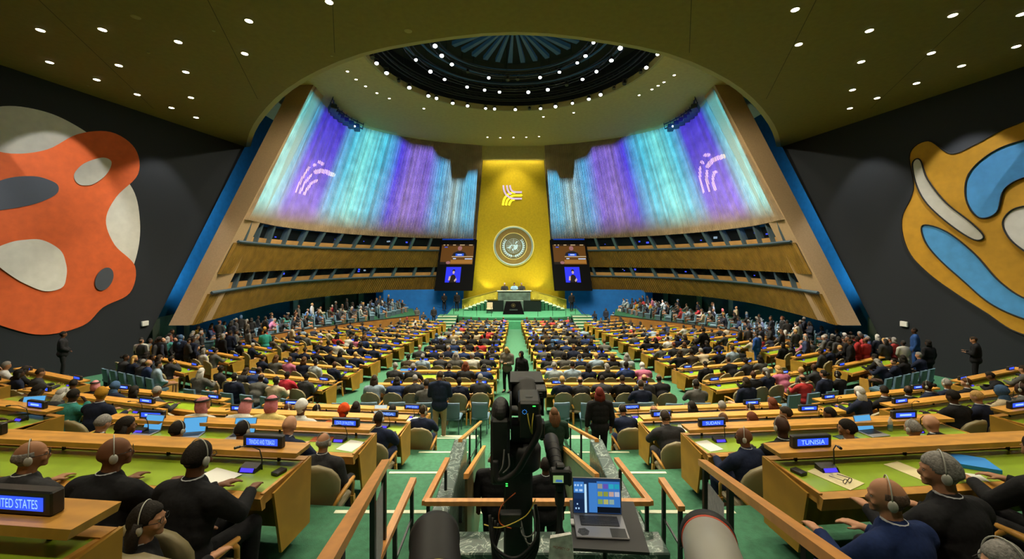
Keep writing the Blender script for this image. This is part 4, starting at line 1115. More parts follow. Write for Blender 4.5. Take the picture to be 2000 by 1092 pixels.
def build(pose,lod):
    p=POSE[pose]; hi=lod==2; V=Vector; n=[6,8,10][lod]
    vox=[.034,.020,.0085][lod]
    body=MB(); hd=V(p['hd'])
    M=add_head(body,hd,p['yaw'],p['pit'],1,hi)
    nk=V(p['nek']); body.limb([nk-V((0,0,.03)),hd+V((0,-.012,-.06))],[.062,.055],n)
    body.ell(V(p['che']),(.15,.10,.17),n+4,n); body.ell(V(p['wai']),(.13,.10,.14),n+4,n); body.ell(V(p['pel']),(.15,.12,.13),n+4,n)
    for s_,e,w,d in ((1,'elR','wrR','dR'),(-1,'elL','wrL','dL')):
        sh=V((s_*(p['sh']-.03),p['shy'],p['shz']-.01)); body.limb([sh,V(p[e]),V(p[w])],[.05,.038,.026],n)
        add_hand(body,p[w],p[d],V((0,0,1)) if abs(V(p[d]).normalized().z)<.8 else V((0,1,0)),-s_,.45 if p['sit'] else .7,hi)
        if p['sit']: hip=V((s_*.09,.02,.53)); kn=V((s_*.13,.47,.53)); an=V((s_*.13,.43,.10))
        else:
            st=p.get('stride',.03)*s_; hip=V((s_*.09,0,.90)); kn=V((s_*.10,.02+st*.6,.50)); an=V((s_*.10,-.02+st,.09))
        body.limb([hip,kn,an],[.075,.05,.035],n); body.limb([an,an+V((0,.13,-.045))],[.035,.03],n)
    out={'body':ev(body,'person',skinm,vox,2 if hi else 1)}
    # jacket
    j=MB(); che=V(p['che']); wai=V(p['wai']); pel=V(p['pel'])
    j.ell(che+V((0,-.005,.0)),(.225,.145,.16),n+6,n+2); j.ell(che+V((0,-.01,-.08)),(.215,.15,.17),n+6,n+2); j.ell(wai,(.20,.155,.17),n+6,n+2); j.ell(pel+V((0,0,.03 if p['sit'] else -.03)),(.21,.165,.13 if p['sit'] else .17),n+6,n+2)
    j.limb([V((-(p['sh']-.02),p['shy'],p['shz']-.005)),V((0,p['shy']-.015,p['shz']+.035)),V((p['sh']-.02,p['shy'],p['shz']-.005))],[.078,.08,.078],n)
    j.limb([nk-V((0,.01,.05)),nk+V((0,-.008,-.010))],[.11,.075],n)
    for s_,e,w in ((1,'elR','wrR'),(-1,'elL','wrL')):
        sh=V((s_*(p['sh']-.01),p['shy'],p['shz']-.02)); el=V(p[e]); wr=V(p[w]); we=el.lerp(wr,.93)
        j.limb([sh,sh.lerp(el,.5),el],[.086,.074,.066],n); j.tube([el,we],[.064,.048],n+2)
    out['jacket']=ev(j,'jacket',clothm,[.036,.022,.013][lod],3 if hi else 2)
    t=MB()
    for s_ in (1,-1):
        if p['sit']: hip=V((s_*.09,.02,.53)); kn=V((s_*.13,.47,.53)); an=V((s_*.13,.43,.10))
        else:
            st=p.get('stride',.03)*s_; hip=V((s_*.09,0,.90)); kn=V((s_*.10,.02+st*.6,.50)); an=V((s_*.10,-.02+st,.07))
        t.limb([hip,kn],[.098,.072],n); t.tube([kn,an],[.070,.056],n)
    t.ell(pel,(.165,.13,.12),n+4,n)
    out['trousers']=ev(t,'trousers',clothm,[.038,.024,.016][lod],2)
    sh_=MB()
    for s_ in (1,-1):
        an=V((s_*.13,.43,.05)) if p['sit'] else V((s_*.10,-.02+p.get('stride',.03)*s_,.05))
        sh_.limb([an+V((0,-.02,-.005)),an+V((0,.08,-.01)),an+V((0,.17,-.015))],[.042,.042,.032],n)
    out['shoes']=sh_.mesh('shoes',mat('black_shoe_leather',(.01,.01,.01),.35),True)
    col=MB(); M2=Matrix.Translation(nk+V((0,-.004,.026))); col.lathe([(.074,-.03),(.067,.012),(.062,.016),(.058,-.02)],14,M2)
    out['collar']=col.mesh('shirt_collar',clothm,True)
    # hair pieces, all in head frame
    H=[18,24,44][lod]; hv=[12,14,30][lod]
    def hairm_(fn,name,extra=None):
        b=MB(); b.ell(hd,HR,H if lod else 12,hv if lod else 8,fn,M=M)
        if extra: extra(b)
        return b.mesh(name,hairm,True)
    r2=random.Random(3)
    def short(p_,front=.28,back=-.42,t=1.085):
        x,y,z=p_; line=front+.12 if y>.75 else (.04+(front+.08)*(y-.35)/.4 if y>.35 else (.04 if y>-.10 else (back if y<-.28 else back+(.04-back)*(y+.28)/.18)))
        k=head_fn(p_); q=(1+(t-1)*min(1,.35+(z-line)/.35)+r2.uniform(-.010,.010)) if z>line else .86
        return (k[0]*q,k[1]*q,q if z>0 else 1)
    def bald(p_):
        x,y,z=p_; lo=.02 if y>-.10 else (-.45 if y<-.28 else -.45+.47*(y+.28)/.18); e_=min((z-lo)/.2,(.45-z)/.25,(.30-y)/.3); k=head_fn(p_); q=1.0+.05*min(1,e_*1.2)+r2.uniform(-.008,.008) if e_>0 else .86
        return (k[0]*q,k[1]*q,min(q,1) if z>0 else 1)
    out['short_hair']=hairm_(short,'hair'); out['ring_hair']=hairm_(bald,'hair')
    out['cropped_hair']=hairm_(lambda p_:short(p_,.36,-.35,1.045),'hair')
    def longx(b,ln=.26,w=.085,wav=0):
        for i in range(9):
            a=-1+2*i/8; P=lambda x,y,z: hd+M@V((x,y,z))
            q=[P(a*.070,-.055+.05*abs(a),.03),P(a*w,-.085+.05*abs(a),-.07),P(a*w*1.05+wav*r2.uniform(-1,1),-.095+.055*abs(a),-.16),P(a*w*.9+wav*r2.uniform(-1,1),-.10+.05*abs(a),-ln)]
            b.tube(q,[.03,.034,.030,.012],7)
    out['long_hair']=hairm_(lambda p_:short(p_,.30,-.8,1.12),'hair',lambda b:longx(b))
    out['wavy_hair']=hairm_(lambda p_:short(p_,.30,-.8,1.22),'hair',lambda b:longx(b,.22,.105,.012))
    out['bob_hair']=hairm_(lambda p_:short(p_,.30,-.85,1.2),'hair',lambda b:longx(b,.12,.085))
    def bun(b): b.ell(hd+M@V((0,-.125,.03)),(.045,.04,.045),10,8)
    out['bun_hair']=hairm_(lambda p_:short(p_,.32,-.5,1.07),'hair',bun)
    # cloth head coverings
    def cover(fn,name,extra=None):
        b=MB(); b.ell(hd,HR,H if lod else 12,hv if lod else 8,fn,M=M)
        if extra: extra(b)
        return b.mesh(name,clothm,True)
    def scarf(p_):
        x,y,z=p_; face=(y>.55 and -.75<z<.55 and abs(x)<.62); k=head_fn(p_); return (k[0]*(.84 if face else 1.16),k[1]*(.84 if face else 1.14),1.10)
    def scx(b): b.limb([nk+V((0,-.01,.05)),nk+V((0,-.01,-.03)),nk+V((0,-.02,-.10))],[.078,.092,.12],10)
    out['head_scarf']=cover(scarf,'head_scarf',scx)
    def kef(p_):
        x,y,z=p_; face=(y>.45 and z<.35); k=head_fn(p_); return (.85 if face else 1.12+(.5*max(0,-z) ),.85 if face else 1.12+.35*max(0,-z),1.06 if z>0 else 1.35)
    out['keffiyeh']=cover(kef,'keffiyeh')
    b=MB(); 
    for zz in (.052,.070): b.tube([hd+M@V((.086*cos(2*pi*i/20),.107*sin(2*pi*i/20)-.004,zz+.012)) for i in range(21)],.009,6,caps=False)
    out['head_cord']=b.mesh('head_cord',black,True)
    def turb(p_):
        x,y,z=p_; on=z>-.12-.25*y*-1*0; k=head_fn(p_); q=(1.22+.035*sin(9*z+5*x)+r2.uniform(-.015,.015)) if z>.02-.25*(-y if y<0 else 0) else .85; return (q,q,1.2 if z>0 else 1)
    out['turban']=cover(turb,'turban')
    def cap(p_):
        x,y,z=p_; return (1.08,1.08,1.12) if z>.3 else (.85,.85,1)
    out['cap']=cover(cap,'cap')
    # earpiece
    e=MB()
    for sx in (-1,1): e.ell(hd+M@V((sx*.088,-.004,-.012)),(.016,.026,.036),10,8,M=M)
    e.tube([hd+M@V((.092*cos(q),-.002,.015+.122*sin(q))) for q in [pi*i/14 for i in range(15)]],.004,5)
    out['earpiece']=e.mesh('headset',mat('earpiece_grey',(.42,.42,.38),.5),True)
    e=MB()
    for sx in (-1,1):
        e.tube([hd+M@V((sx*.082,.01,.012)),hd+M@V((sx*.070,.095,.012))],.0022,4)
        e.tube([hd+M@V((sx*(.034+.022*cos(2*pi*i/12)),.104-.10*(abs(.034+.022*cos(2*pi*i/12))**2)*10*.2,.010+.018*sin(2*pi*i/12))) for i in range(13)],.0022,4,caps=False)
    out['glasses']=e.mesh('glasses',blackm,True)
    ey=MB()
    for sx in (-1,1): ey.ell(hd+M@V((sx*.030,.0835,.006)),(.0105,.0085,.0065),8,6,M=M)
    out['eyes']=ey.mesh('eyes',mat('eye_white',(.35,.33,.3),.3),True)
    ey=MB()
    for sx in (-1,1): ey.ell(hd+M@V((sx*.030,.091,.006)),(.0045,.002,.0045),8,6,M=M)
    out['irises']=ey.mesh('irises',mat('iris_dark',(.01,.006,.004),.3),True)
    e=MB(); e.limb([hd+M@V((-.012,.092,-.052)),hd+M@V((.012,.092,-.052))],[.004,.004],6); 
    return out
LIB={}
def lib(pose,lod):
    if (pose,lod) not in LIB: LIB[(pose,lod)]=build(pose,lod)
    return LIB[(pose,lod)]

SKINS=[((.52,.28,.17),'light'),((.42,.21,.12),'light'),((.33,.16,.085),'tan'),((.16,.07,.035),'brown'),((.075,.032,.017),'dark'),((.05,.022,.013),'dark'),((.45,.23,.14),'light')]
SUITS=[((.012,.016,.035),'navy suit')]*7+[((.012,.012,.014),'black suit')]*8+[((.035,.036,.04),'charcoal suit')]*4+[((.02,.035,.10),'blue suit')]*2+[((.09,.09,.085),'grey jacket')]*2+[((.06,.045,.03),'brown jacket')]+\
      [((.45,.44,.40),'white jacket')]+[((.35,.03,.03),'red jacket')]*1+[((.25,.33,.42),'light-blue shirt')]+[((.40,.33,.22),'cream jacket')]
BR=[((.5,.5,.5),'white shirt'),((.45,.03,.05),'red dress'),((.05,.16,.4),'blue top'),((.3,.35,.38),'grey top'),((.04,.22,.2),'teal dress'),((.45,.25,.02),'yellow top'),((.4,.12,.2),'pink top')]
HAIRS=[((.012,.009,.007),'black'),((.03,.018,.010),'dark'),((.09,.04,.015),'brown'),((.22,.21,.20),'grey'),((.45,.44,.42),'white'),((.45,.27,.09),'blond'),((.12,.03,.01),'auburn')]
def rand_person(pr,d):
    r=rnd
    sk=r.choice(SKINS); 
    fem=r.random()<.36
    su=r.choice(SUITS if r.random()>.045+(.14 if pr.get('bright') else 0) else BR)
    h=r.choices(HAIRS,[7,5,3,4,1.2,1.5,.8])[0]
    if sk[1] in('dark','brown'): h=HAIRS[0] if r.random()<.8 else HAIRS[3]
    if fem: st=r.choice(['long_hair','long_hair','bob_hair','wavy_hair','bun_hair','bob_hair'])
    else: st=r.choices(['short_hair','cropped_hair','ring_hair','none'],[8,3,2.2,.8])[0]
    if r.random()<.03: st='head_scarf'
    if r.random()<.015: st='turban'
    if r.random()<.02: st='keffiyeh'
    return dict(skin=sk,suit=su,hair=h,style=st,pose=r.choices(['desk','turnl','turnr','lean','lap','ear'],[6,2.2,2.2,3,3.5,1])[0],cc=r.choice([(.3,.03,.03),(.5,.5,.5),(.4,.2,.02),(.05,.1,.2)]))
STYL={'short_hair':'short %s hair','cropped_hair':'cropped %s hair','ring_hair':'balding %s hair','none':'bald head','long_hair':'long %s hair','wavy_hair':'wavy %s hair','bob_hair':'bobbed %s hair','bun_hair':'%s hair bun','head_scarf':'headscarf','turban':'turban','keffiyeh':'pink headcloth','cap':'cap'}
def add_person(pr,lod,a=None):
    d=sqrt(pr['x']**2+pr['y']**2); a=a or rand_person(pr,d); a.update({k:v for k,v in pr.items() if k in a and v is not None})
    pose=pr.get('pose') or a['pose']; L_=lib(pose,lod)
    hs=STYL[a['style']]; hs=hs%a['hair'][1] if '%s' in hs else hs
    lab=pr.get('label') or 'person in %s, %s, %s'%(a['suit'][1],hs,pr['where'])
    s=pr.get('s',rnd.uniform(.98,1.07))*(.975 if pr.get('where')=='near terrace' else 1.04)
    o=put('person',L_['body'],loc=(pr['x'],pr['y'],pr['z']),rot=(0,0,pr['rz']),label=lab,cat='person',group=None,col=a['skin'][0],scale=s)
    put('jacket',L_['jacket'],o,col=a['suit'][0])
    if d<13 or not POSE[pose]['sit']:
        put('trousers',L_['trousers'],o,col=pr.get('pants',a['suit'][0])); put('shoes',L_['shoes'],o)
    if lod>=1 and a['style'] not in('head_scarf','keffiyeh') and pr.get('collar',1) and d<17: put('shirt_collar',L_['collar'],o,col=(.5,.52,.55))
    st=a['style']
    if st in L_:
        cloth=st in('head_scarf','turban','keffiyeh','cap')
        col=a['hair'][0] if not cloth else pr.get('cc',a.get('cc',(.5,.5,.5)) if st!='keffiyeh' else (.55,.20,.22))
        if st=='keffiyeh' and 'cc' not in pr: col=(.55,.22,.25)
        put(st if cloth else 'hair',L_[st],o,col=col)
        if st=='keffiyeh': put('head_cord',L_['head_cord'],o)
    if pr.get('ear') or (lod>=1 and rnd.random()<.45 and st not in('head_scarf','keffiyeh','turban')): put('headset',L_['earpiece'],o)
    if pr.get('glasses') and lod==2: put('glasses',L_['glasses'],o)
    if lod==2: put('eyes',L_['eyes'],o); put('irises',L_['irises'],o)
    return o

# particular people on the near terraces --------------------------------------
sk=lambda i:SKINS[i]; hr=lambda i:HAIRS[i]
NSEAT={}
def nseat(s,k):
    NSEAT[(s,k)]=NSEAT.get((s,k),0)+1; return NSEAT[(s,k)]
def near(side,k,X,y=None,**kw):
    Y=(NY[k]-1.12) if y is None else y
    Yl=Y+ (abs(X-CX)-2.3)*tan(R(5.5)) if y is None else y
    d=dict(x=X,y=Yl,z=NZ[k]-DROP,rz=side*R(5)+kw.pop('turn',0),near=1,where='near terrace'); d.update(kw); persons.append(d)
    if kw.get('chair',1): q_chair(X+kw.get('cdx',0),Yl-.04,NZ[k]-DROP,side*R(5)+rnd.uniform(-.1,.1),'del','olive curved-back chair, %s seat, near %s terrace, %s row from camera'%(ORD[nseat(side,k)-1],SIDE[side],ORD[k]),None)
    else: pass
NV=((.012,.018,.045),'navy suit'); BK=((.010,.010,.012),'black suit'); CHR=((.03,.03,.034),'charcoal suit'); BLU=((.008,.018,.07),'blue suit')
T='Trinidad and Tobago'
near(-1,1,-2.42,pose='desk',suit=BK,skin=sk(3),hair=hr(0),style='short_hair',ear=1,glasses=1,label='person in black suit, short black hair and headset, inner seat, Trinidad and Tobago row',turn=-.12)
near(-1,1,-3.12,pose='turnr',suit=BK,skin=sk(3),hair=hr(0),style='none',ear=1,glasses=1,label='bald brown-skinned person in black suit with glasses, second seat of the Trinidad and Tobago row')
near(-1,1,-3.85,pose='turnr',suit=CHR,skin=sk(2),hair=hr(3),style='ring_hair',ear=1,glasses=1,label='balding person in dark suit at the left picture edge, Trinidad and Tobago row')
near(-1,2,-2.30,pose='lap',suit=CHR,skin=sk(1),hair=hr(3),style='ring_hair',ear=1,label='balding grey-haired person in dark suit reading papers behind the State of Palestine sign',s=.95)
near(-1,2,-2.95,pose='lean',suit=NV,skin=sk(0),hair=hr(4),style='none',label='bald person leaning low beside the grey-haired reader, State of Palestine row')
near(-1,2,-3.45,pose='desk',suit=BK,skin=sk(2),hair=hr(0),style='short_hair',ear=1,label='dark-haired person in black suit beside an open laptop, third seat of Palestine row')
near(-1,2,-4.35,pose='desk',suit=CHR,skin=sk(2),hair=hr(0),style='short_hair',ear=1,label='dark-haired person with headset between two open laptops, Palestine row')
near(-1,2,-5.1,pose='turnr',suit=BK,skin=sk(3),hair=hr(0),style='bob_hair',label='person with black bobbed hair pointing at a large open laptop, Palestine row')
near(-1,2,-5.65,pose='lean',suit=BK,skin=sk(1),hair=hr(3),style='short_hair',label='grey-haired person leaning forward at the outer end of Palestine row')
near(-1,3,-2.35,pose='desk',suit=NV,skin=sk(4),hair=hr(0),style='cropped_hair',ear=1,label='person in navy suit with cropped black hair and headset behind the Senegal sign')
near(-1,3,-3.1,pose='lean',suit=((.35,.07,.02),'orange robe'),skin=sk(4),hair=hr(0),style='turban',cc=(.55,.06,.01),label='person in bright orange head wrap and robe, second seat of the Senegal row',collar=0,s=1.12)
near(-1,3,-3.78,pose='desk',suit=((.5,.5,.48),'white robe'),skin=sk(4),hair=hr(0),style='turban',cc=(.6,.6,.6),label='person in white turban and white robe, Senegal row',collar=0,s=1.16)
near(-1,3,-4.35,pose='desk',suit=((.55,.44,.16),'yellow robe'),skin=sk(2),hair=hr(0),style='keffiyeh',cc=(.55,.18,.22),label='person in pink headcloth with black cord and pale yellow robe, Senegal row',s=1.2)
near(-1,3,-5.0,pose='lean',suit=((.5,.48,.42),'white robe'),skin=sk(2),hair=hr(0),style='keffiyeh',label='person in pink headcloth and white robe, fifth seat of the Senegal row',s=1.15)
near(-1,3,-5.7,pose='turnr',suit=((.5,.48,.42),'white robe'),skin=sk(2),hair=hr(0),style='keffiyeh',label='person in pink headcloth and white robe, outermost seat of the Senegal row',s=1.15)
near(-1,4,-2.0,pose='turnr',suit=NV,skin=sk(1),hair=hr(1),style='short_hair',ear=1,label='person in navy suit turned right at the inner seat, fifth near left row')
near(-1,4,-2.7,pose='desk',suit=NV,skin=sk(2),hair=hr(0),style='short_hair',label='dark-haired person in navy suit behind the Senegal sign row, second seat fifth row')
near(-1,4,-3.55,pose='desk',suit=BK,skin=sk(2),hair=hr(0),style='long_hair',label='person with long black hair beside a bright open laptop, fifth near left row')
near(-1,4,-4.5,pose='turnr',suit=BK,skin=sk(4),hair=hr(0),style='cropped_hair',label='person turned right with cropped black hair, fourth seat, fifth near left row')
near(-1,4,-5.2,pose='turnr',suit=CHR,skin=sk(4),hair=hr(0),style='none',ear=1,label='bald dark-skinned person with headset, fifth seat, fifth near left row')
near(1,1,2.45,y=2.45,pose='turnl',suit=BLU,skin=sk(1),hair=((.09,.06,.045),'brown'),style='ring_hair',ear=1,label='balding person in bright blue suit leaning left with headset, behind the Tunisia sign',turn=.2,s=1.04)
near(1,1,2.98,y=2.62,pose='turnl',suit=BK,skin=sk(1),hair=hr(3),style='short_hair',ear=1,label='grey-haired person in black suit with headset beside the blue-suited delegate, Tunisia row',s=1.1,turn=.15)
near(1,1,4.2,pose='desk',suit=BK,skin=sk(2),hair=hr(0),style='short_hair',label='person in black suit at the right picture edge, Tunisia row')
near(1,1,2.62,y=1.98,pose='turnl',suit=CHR,skin=sk(0),hair=hr(3),style='short_hair',ear=1,glasses=1,label='person with glasses and grey hair facing left in the lower right corner',turn=.9,chair=0)
near(1,2,2.93,pose='turnl',suit=NV,skin=sk(3),hair=hr(3),style='none',ear=1,glasses=1,label='bald person in navy suit with headset and glasses behind the Sudan sign',turn=.2,s=.98)
near(1,2,3.42,pose='desk',suit=BK,skin=sk(5),hair=hr(0),style='none',ear=1,label='bald dark-skinned person in black suit just left of the Tunisia sign')
near(1,2,4.32,pose='turnl',suit=BK,skin=sk(2),hair=hr(0),style='short_hair',glasses=1,label='dark-haired person in black suit right of the Tunisia sign, Sudan row')
near(1,2,5.25,pose='desk',suit=CHR,skin=sk(1),hair=hr(3),style='cropped_hair',label='person with cropped grey hair at the outer end of the Sudan row')
near(1,2,5.75,pose='lean',suit=BK,skin=sk(0),hair=hr(3),style='none',label='bald person leaning in beside the cropped grey-haired delegate, Sudan row')
near(1,3,2.78,pose='lean',suit=CHR,skin=sk(0),hair=hr(1),style='short_hair',ear=1,label='brown-haired person in charcoal suit holding a phone behind the Serbia sign',s=1.05)
near(1,3,3.75,pose='desk',suit=BK,skin=sk(0),hair=hr(2),style='short_hair',label='brown-haired person in black suit, second seat of the Serbia row')
near(1,3,4.3,pose='desk',suit=BK,skin=sk(0),hair=hr(6),style='wavy_hair',label='person with wavy auburn hair, third seat of the Serbia row')
near(1,3,4.95,pose='turnl',suit=NV,skin=sk(2),hair=hr(1),style='short_hair',glasses=1,label='person in navy suit with glasses turned left, Serbia row',s=1.05)
near(1,3,5.8,pose='turnl',suit=BK,skin=sk(3),hair=hr(0),style='short_hair',label='dark-haired person in black suit, outer seat of the Serbia row')
near(1,4,2.55,pose='lean',suit=NV,skin=sk(1),hair=hr(0),style='short_hair',ear=1,label='person in navy suit touching headset, inner seat, fifth near right row')
near(1,4,3.2,pose='desk',suit=BK,skin=sk(2),hair=hr(1),style='ring_hair',label='balding person in black suit, second seat, fifth near right row')
near(1,4,4.1,pose='desk',suit=((.4,.4,.4),'white top'),skin=sk(2),hair=hr(0),style='long_hair',label='person with long black hair in white top, fifth near right row')
near(1,4,4.82,pose='desk',suit=BK,skin=sk(0),hair=hr(3),style='short_hair',label='grey-haired person in black suit, fourth seat, fifth near right row')
near(1,4,5.5,pose='turnl',suit=BLU,skin=sk(1),hair=hr(1),style='cropped_hair',ear=1,label='person in blue suit with headset, fifth seat, fifth near right row')
near(1,4,6.05,pose='desk',suit=((.5,.05,.12),'pink top'),skin=sk(0),hair=hr(6),style='bob_hair',label='person in bright pink top with auburn hair, fifth near right row')
near(-1,1,-2.36,y=2.42,pose='turnr',suit=BK,skin=sk(1),hair=hr(0),style='long_hair',glasses=1,label='person with long black hair and glasses low in the lower left corner',turn=-.5,chair=0,s=.95)
# empty chairs seen in the near rows
q_chair(-2.25,2.62,NZ[1]-DROP,-.1,'del','empty olive chair with high curved back in the lower left corner',None)
q_chair(3.3,2.2,NZ[1]-DROP,.1,'del','empty olive chair with curved back at the bottom right, behind the blue suit',None)

def stand(x,y,z,rz,pose,label,suit,skin,hair,style,**k):
    d=dict(x=x,y=y,z=z,rz=rz,pose=pose,label=label,suit=suit,skin=skin,hair=hair,style=style,near=k.pop('near',1),where=''); d.update(k); persons.append(d)
zn3=NZ[4]-DROP
stand(-1.98,10.9,zfloor(10.9),0,'phone','person in navy jacket and khaki trousers standing at the left near desks, back turned',((.012,.02,.045),'navy jacket'),sk(1),hr(1),'short_hair',pants=(.28,.22,.13),s=1.05,collar=0)
stand(.90,8.4,zfloor(8),.1,'phone','person with long brown hair in dark green coat standing on the central stair',((.012,.03,.022),'dark green coat'),sk(0),hr(2),'long_hair',s=.98,collar=0)
stand(1.95,8.85,zn3-.02,.05,'stand','person with short red hair in black jacket standing by the right marble wall',BK,sk(0),((.14,.018,.012),'red'),'bob_hair',s=.98,collar=0)
stand(-.19,15.7,zfloor(15.7),2.7,'phone','person with blond hair in grey blazer standing in the centre aisle facing the camera',((.12,.11,.09),'grey blazer'),sk(0),hr(5),'long_hair',pants=(.01,.01,.012),s=1.0,collar=0)
stand(.36,14.9,zfloor(14.9),2.4,'stand','person in black headscarf walking up the centre aisle',((.008,.008,.009),'black coat'),sk(0),hr(0),'head_scarf',cc=(.008,.008,.009),s=.97,collar=0)
stand(-.27,6.0,-4.62,-.2,'stand','bald person in black suit standing in the marble passage below the rail',BK,sk(3),hr(0),'none',s=.95)
stand(.50,5.9,-4.62,.1,'stand','person in dark suit in the passage behind the photo camera',BK,sk(4),hr(0),'cropped_hair',s=.93)
stand(-17.6,20.6,zfloor(20.6),-1.5,'stand','person in dark suit walking along the dark left wall, right one of two',BK,sk(3),hr(0),'cropped_hair',s=1.05)
stand(-17.6,15.6,NZ[4]-DROP,-.9,'clasp','bearded person in black jacket and white shirt by the dark left wall',((.02,.02,.022),'black jacket'),sk(3),hr(0),'short_hair',s=1.0)
stand(17.0,14.6,NZ[4]-DROP,.7,'phone','person in black looking at a phone by the dark right wall',BK,sk(1),hr(1),'short_hair',s=1.0)
stand(17.6,13.2,NZ[4]-DROP,.9,'lap' if 0 else 'clasp','person in mustard yellow top at the right picture edge',((.5,.23,.02),'mustard top'),sk(2),hr(0),'long_hair',s=.95,collar=0)
stand(16.6,16.4,NZ[4]-DROP,.8,'stand','person in blue jacket with grey backpack by the right wall',((.02,.06,.2),'blue jacket'),sk(4),hr(0),'cropped_hair',s=1.0)
stand(14.8,17.4,zfloor(17),.8,'stand','person in black with headset standing by the right wall',BK,sk(3),hr(0),'bun_hair',s=1.0)
stand(12.3,20.0,zfloor(20),.5,'stand','person in blue and white sports jacket by the right side crowd',((.03,.09,.35),'blue sports jacket'),sk(2),hr(0),'cropped_hair',s=1.0)
stand(-13.2,21.3,zfloor(21),.6,'phone','person in teal dress standing with the left side crowd',((.03,.26,.22),'teal dress'),sk(1),hr(1),'bun_hair',s=.97,pants=(.03,.26,.22),collar=0)
stand(9.9,20.6,zfloor(20.6),.6,'walk','person in dark suit bending over the desks in the right side block',BK,sk(1),hr(0),'short_hair',s=1.1)
# stage people
for x,z_,su,h in ((-.85,.0,((.03,.03,.03),'dark suit'),4),(.2,0,((.25,.42,.6),'pale blue shirt'),0),(.98,0,((.04,.04,.035),'dark suit'),3)):
    stand(x+.05,43.2,-4.2,pi,'desk','person in %s seated at the marble rostrum, %s'%(su[1],{-.85:'left of three',.2:'middle of three',.98:'right of three'}[x]),su,sk(1),hr(h),'short_hair',s=1.25)
stand(-7.2,42.3,zfloor(42)+1.15,pi,'clasp','guard in black suit standing against the left blue wall',BK,sk(1),hr(0),'short_hair',s=1.02)
stand(-5.75,41.6,SZ,pi-.2,'stand','guard in black suit at the left foot of the gold wall',BK,sk(2),hr(0),'short_hair',s=1.1)
stand(6.2,41.4,SZ,pi+.2,'stand','guard in black suit at the right foot of the gold wall',BK,sk(2),hr(0),'short_hair',s=1.08)
# standing crowds beside the galleries
for side in (-1,1):
    n=0
    for r_ in range(6):
        for c_ in range(9):
            x=12.8+.72*c_+rnd.uniform(-.3,.3)-.25*r_; y=19.3+.95*r_+.28*(c_-4)+rnd.uniform(-.3,.3)
            if x<Xp(y)-.5 and y<22 and x<14.8: continue
            if x<13.2: continue
            if abs(x-Xp(y))<.35 and y>21.2: continue
            if x>18.3: continue
            if x>18.6-.18*(y-15.6)+0.6: continue
            if rnd.random()<.12: continue
            z=zfloor(y) if (x<Xp(y) or y<22.3) else -5.25
            n+=1
            persons.append(dict(x=CX+side*x,y=y,z=z,rz=side*rnd.uniform(-.2,1.3),pose=rnd.choice(['stand','phone','clasp','walk']),where='%s of file %s beside the %s gallery'%(ORD[c_],ORD[r_],SIDE[side])))
    for i in range(22):
        x=rnd.uniform(14.2,17.6); y=rnd.uniform(17.9,20.2)
        if x>18.8-.18*(y-15.6)*1.0: continue
        persons.append(dict(x=CX+side*x,y=y,z=zfloor(y),rz=side*rnd.uniform(-.3,1.2),pose=rnd.choice(['stand','phone','clasp','walk']),where='%s of the %s wall-side onlookers'%((ORD+['last','outermost'])[i],SIDE[side])))
    for i in range(9):
        y=13.2+.9*i; x=18.2-.13*i; z=NZ[4]-DROP if y<16.0 else zfloor(y)
        persons.append(dict(x=CX+side*(x-rnd.uniform(0,.5)),y=y,z=z,rz=side*rnd.uniform(-.2,1.2),pose=rnd.choice(['stand','phone','clasp']),where='%s person along the dark %s wall'%(ORD[i],SIDE[side]))) if side>0 and i>3 else None
    # in the gallery, standing
    for i in range(10):
        y=26+1.6*i; x=Xp(y)+4.0+rnd.uniform(-.3,.3); 
        if x<17.2: persons.append(dict(x=CX+side*x,y=y,z=-5.25,rz=side*1.0,pose='stand',where='%s standing at the %s gallery back'%(ORD[i],SIDE[side]),bright=1))
    # advisers in front of the blue wall
    for i in range(7):
        x=8.2+1.1*i*.8; y=40.2+rnd.uniform(-1.0,.6); persons.append(dict(x=CX+side*x,y=y,z=zfloor(y),rz=pi-side*.5+rnd.uniform(-.5,.5),pose=rnd.choice(['desk','stand']),where='%s figure near the %s blue wall'%(ORD[i],SIDE[side])))

# near 300 people are things of their own, the rest one crowd
import colorsys
for pr in persons: pr['d']=sqrt(pr['x']**2+pr['y']**2)-(100 if pr.get('near') else 0)
persons.sort(key=lambda q:q['d'])
crowd=MB(); ccol=[]
def merge(me,M,col):
    o=len(crowd.v); n=len(me.vertices)
    crowd.v+= [tuple(M@v.co) for v in me.vertices]
    for p_ in me.polygons: crowd.f.append(tuple(i+o for i in p_.vertices)); crowd.m.append(0)
    ccol.extend([col]*n)
for i,pr in enumerate(persons):
    d=sqrt(pr['x']**2+pr['y']**2); lod=2 if d<7.6 else (1 if d<17 else 0)
    if pr.get('pose') in('stand','phone') and d<9.5: lod=2
    if i<300: add_person(pr,lod)
    else:
        a=rand_person(pr,d); pose=pr.get('pose') or a['pose']; L_=lib(pose,0)
        M=Matrix.Translation((pr['x'],pr['y'],pr['z']+Z0))@Matrix.Rotation(pr['rz'],4,'Z')@Matrix.Scale(rnd.uniform(.95,1.04),4)
        merge(L_['body'],M,a['skin'][0]); merge(L_['jacket'],M,a['suit'][0])
        if not POSE[pose]['sit']: merge(L_['trousers'],M,a['suit'][0])
        if a['style'] in L_: merge(L_[a['style']],M,a['hair'][0] if a['style'] not in('head_scarf','turban','keffiyeh') else a['cc'])
me=crowd.mesh('seated_crowd',stuffm,True); ca=me.color_attributes.new('Col','FLOAT_COLOR','POINT')
buf=[]; [buf.extend((*c,1)) for c in ccol]; ca.data.foreach_set('color',buf)
o=bpy.data.objects.new('distant_crowd',me); C.objects.link(o); o['kind']='stuff'; o['label']='hundreds of small distant delegates seated in the far rows and side galleries'; o['category']='crowd'
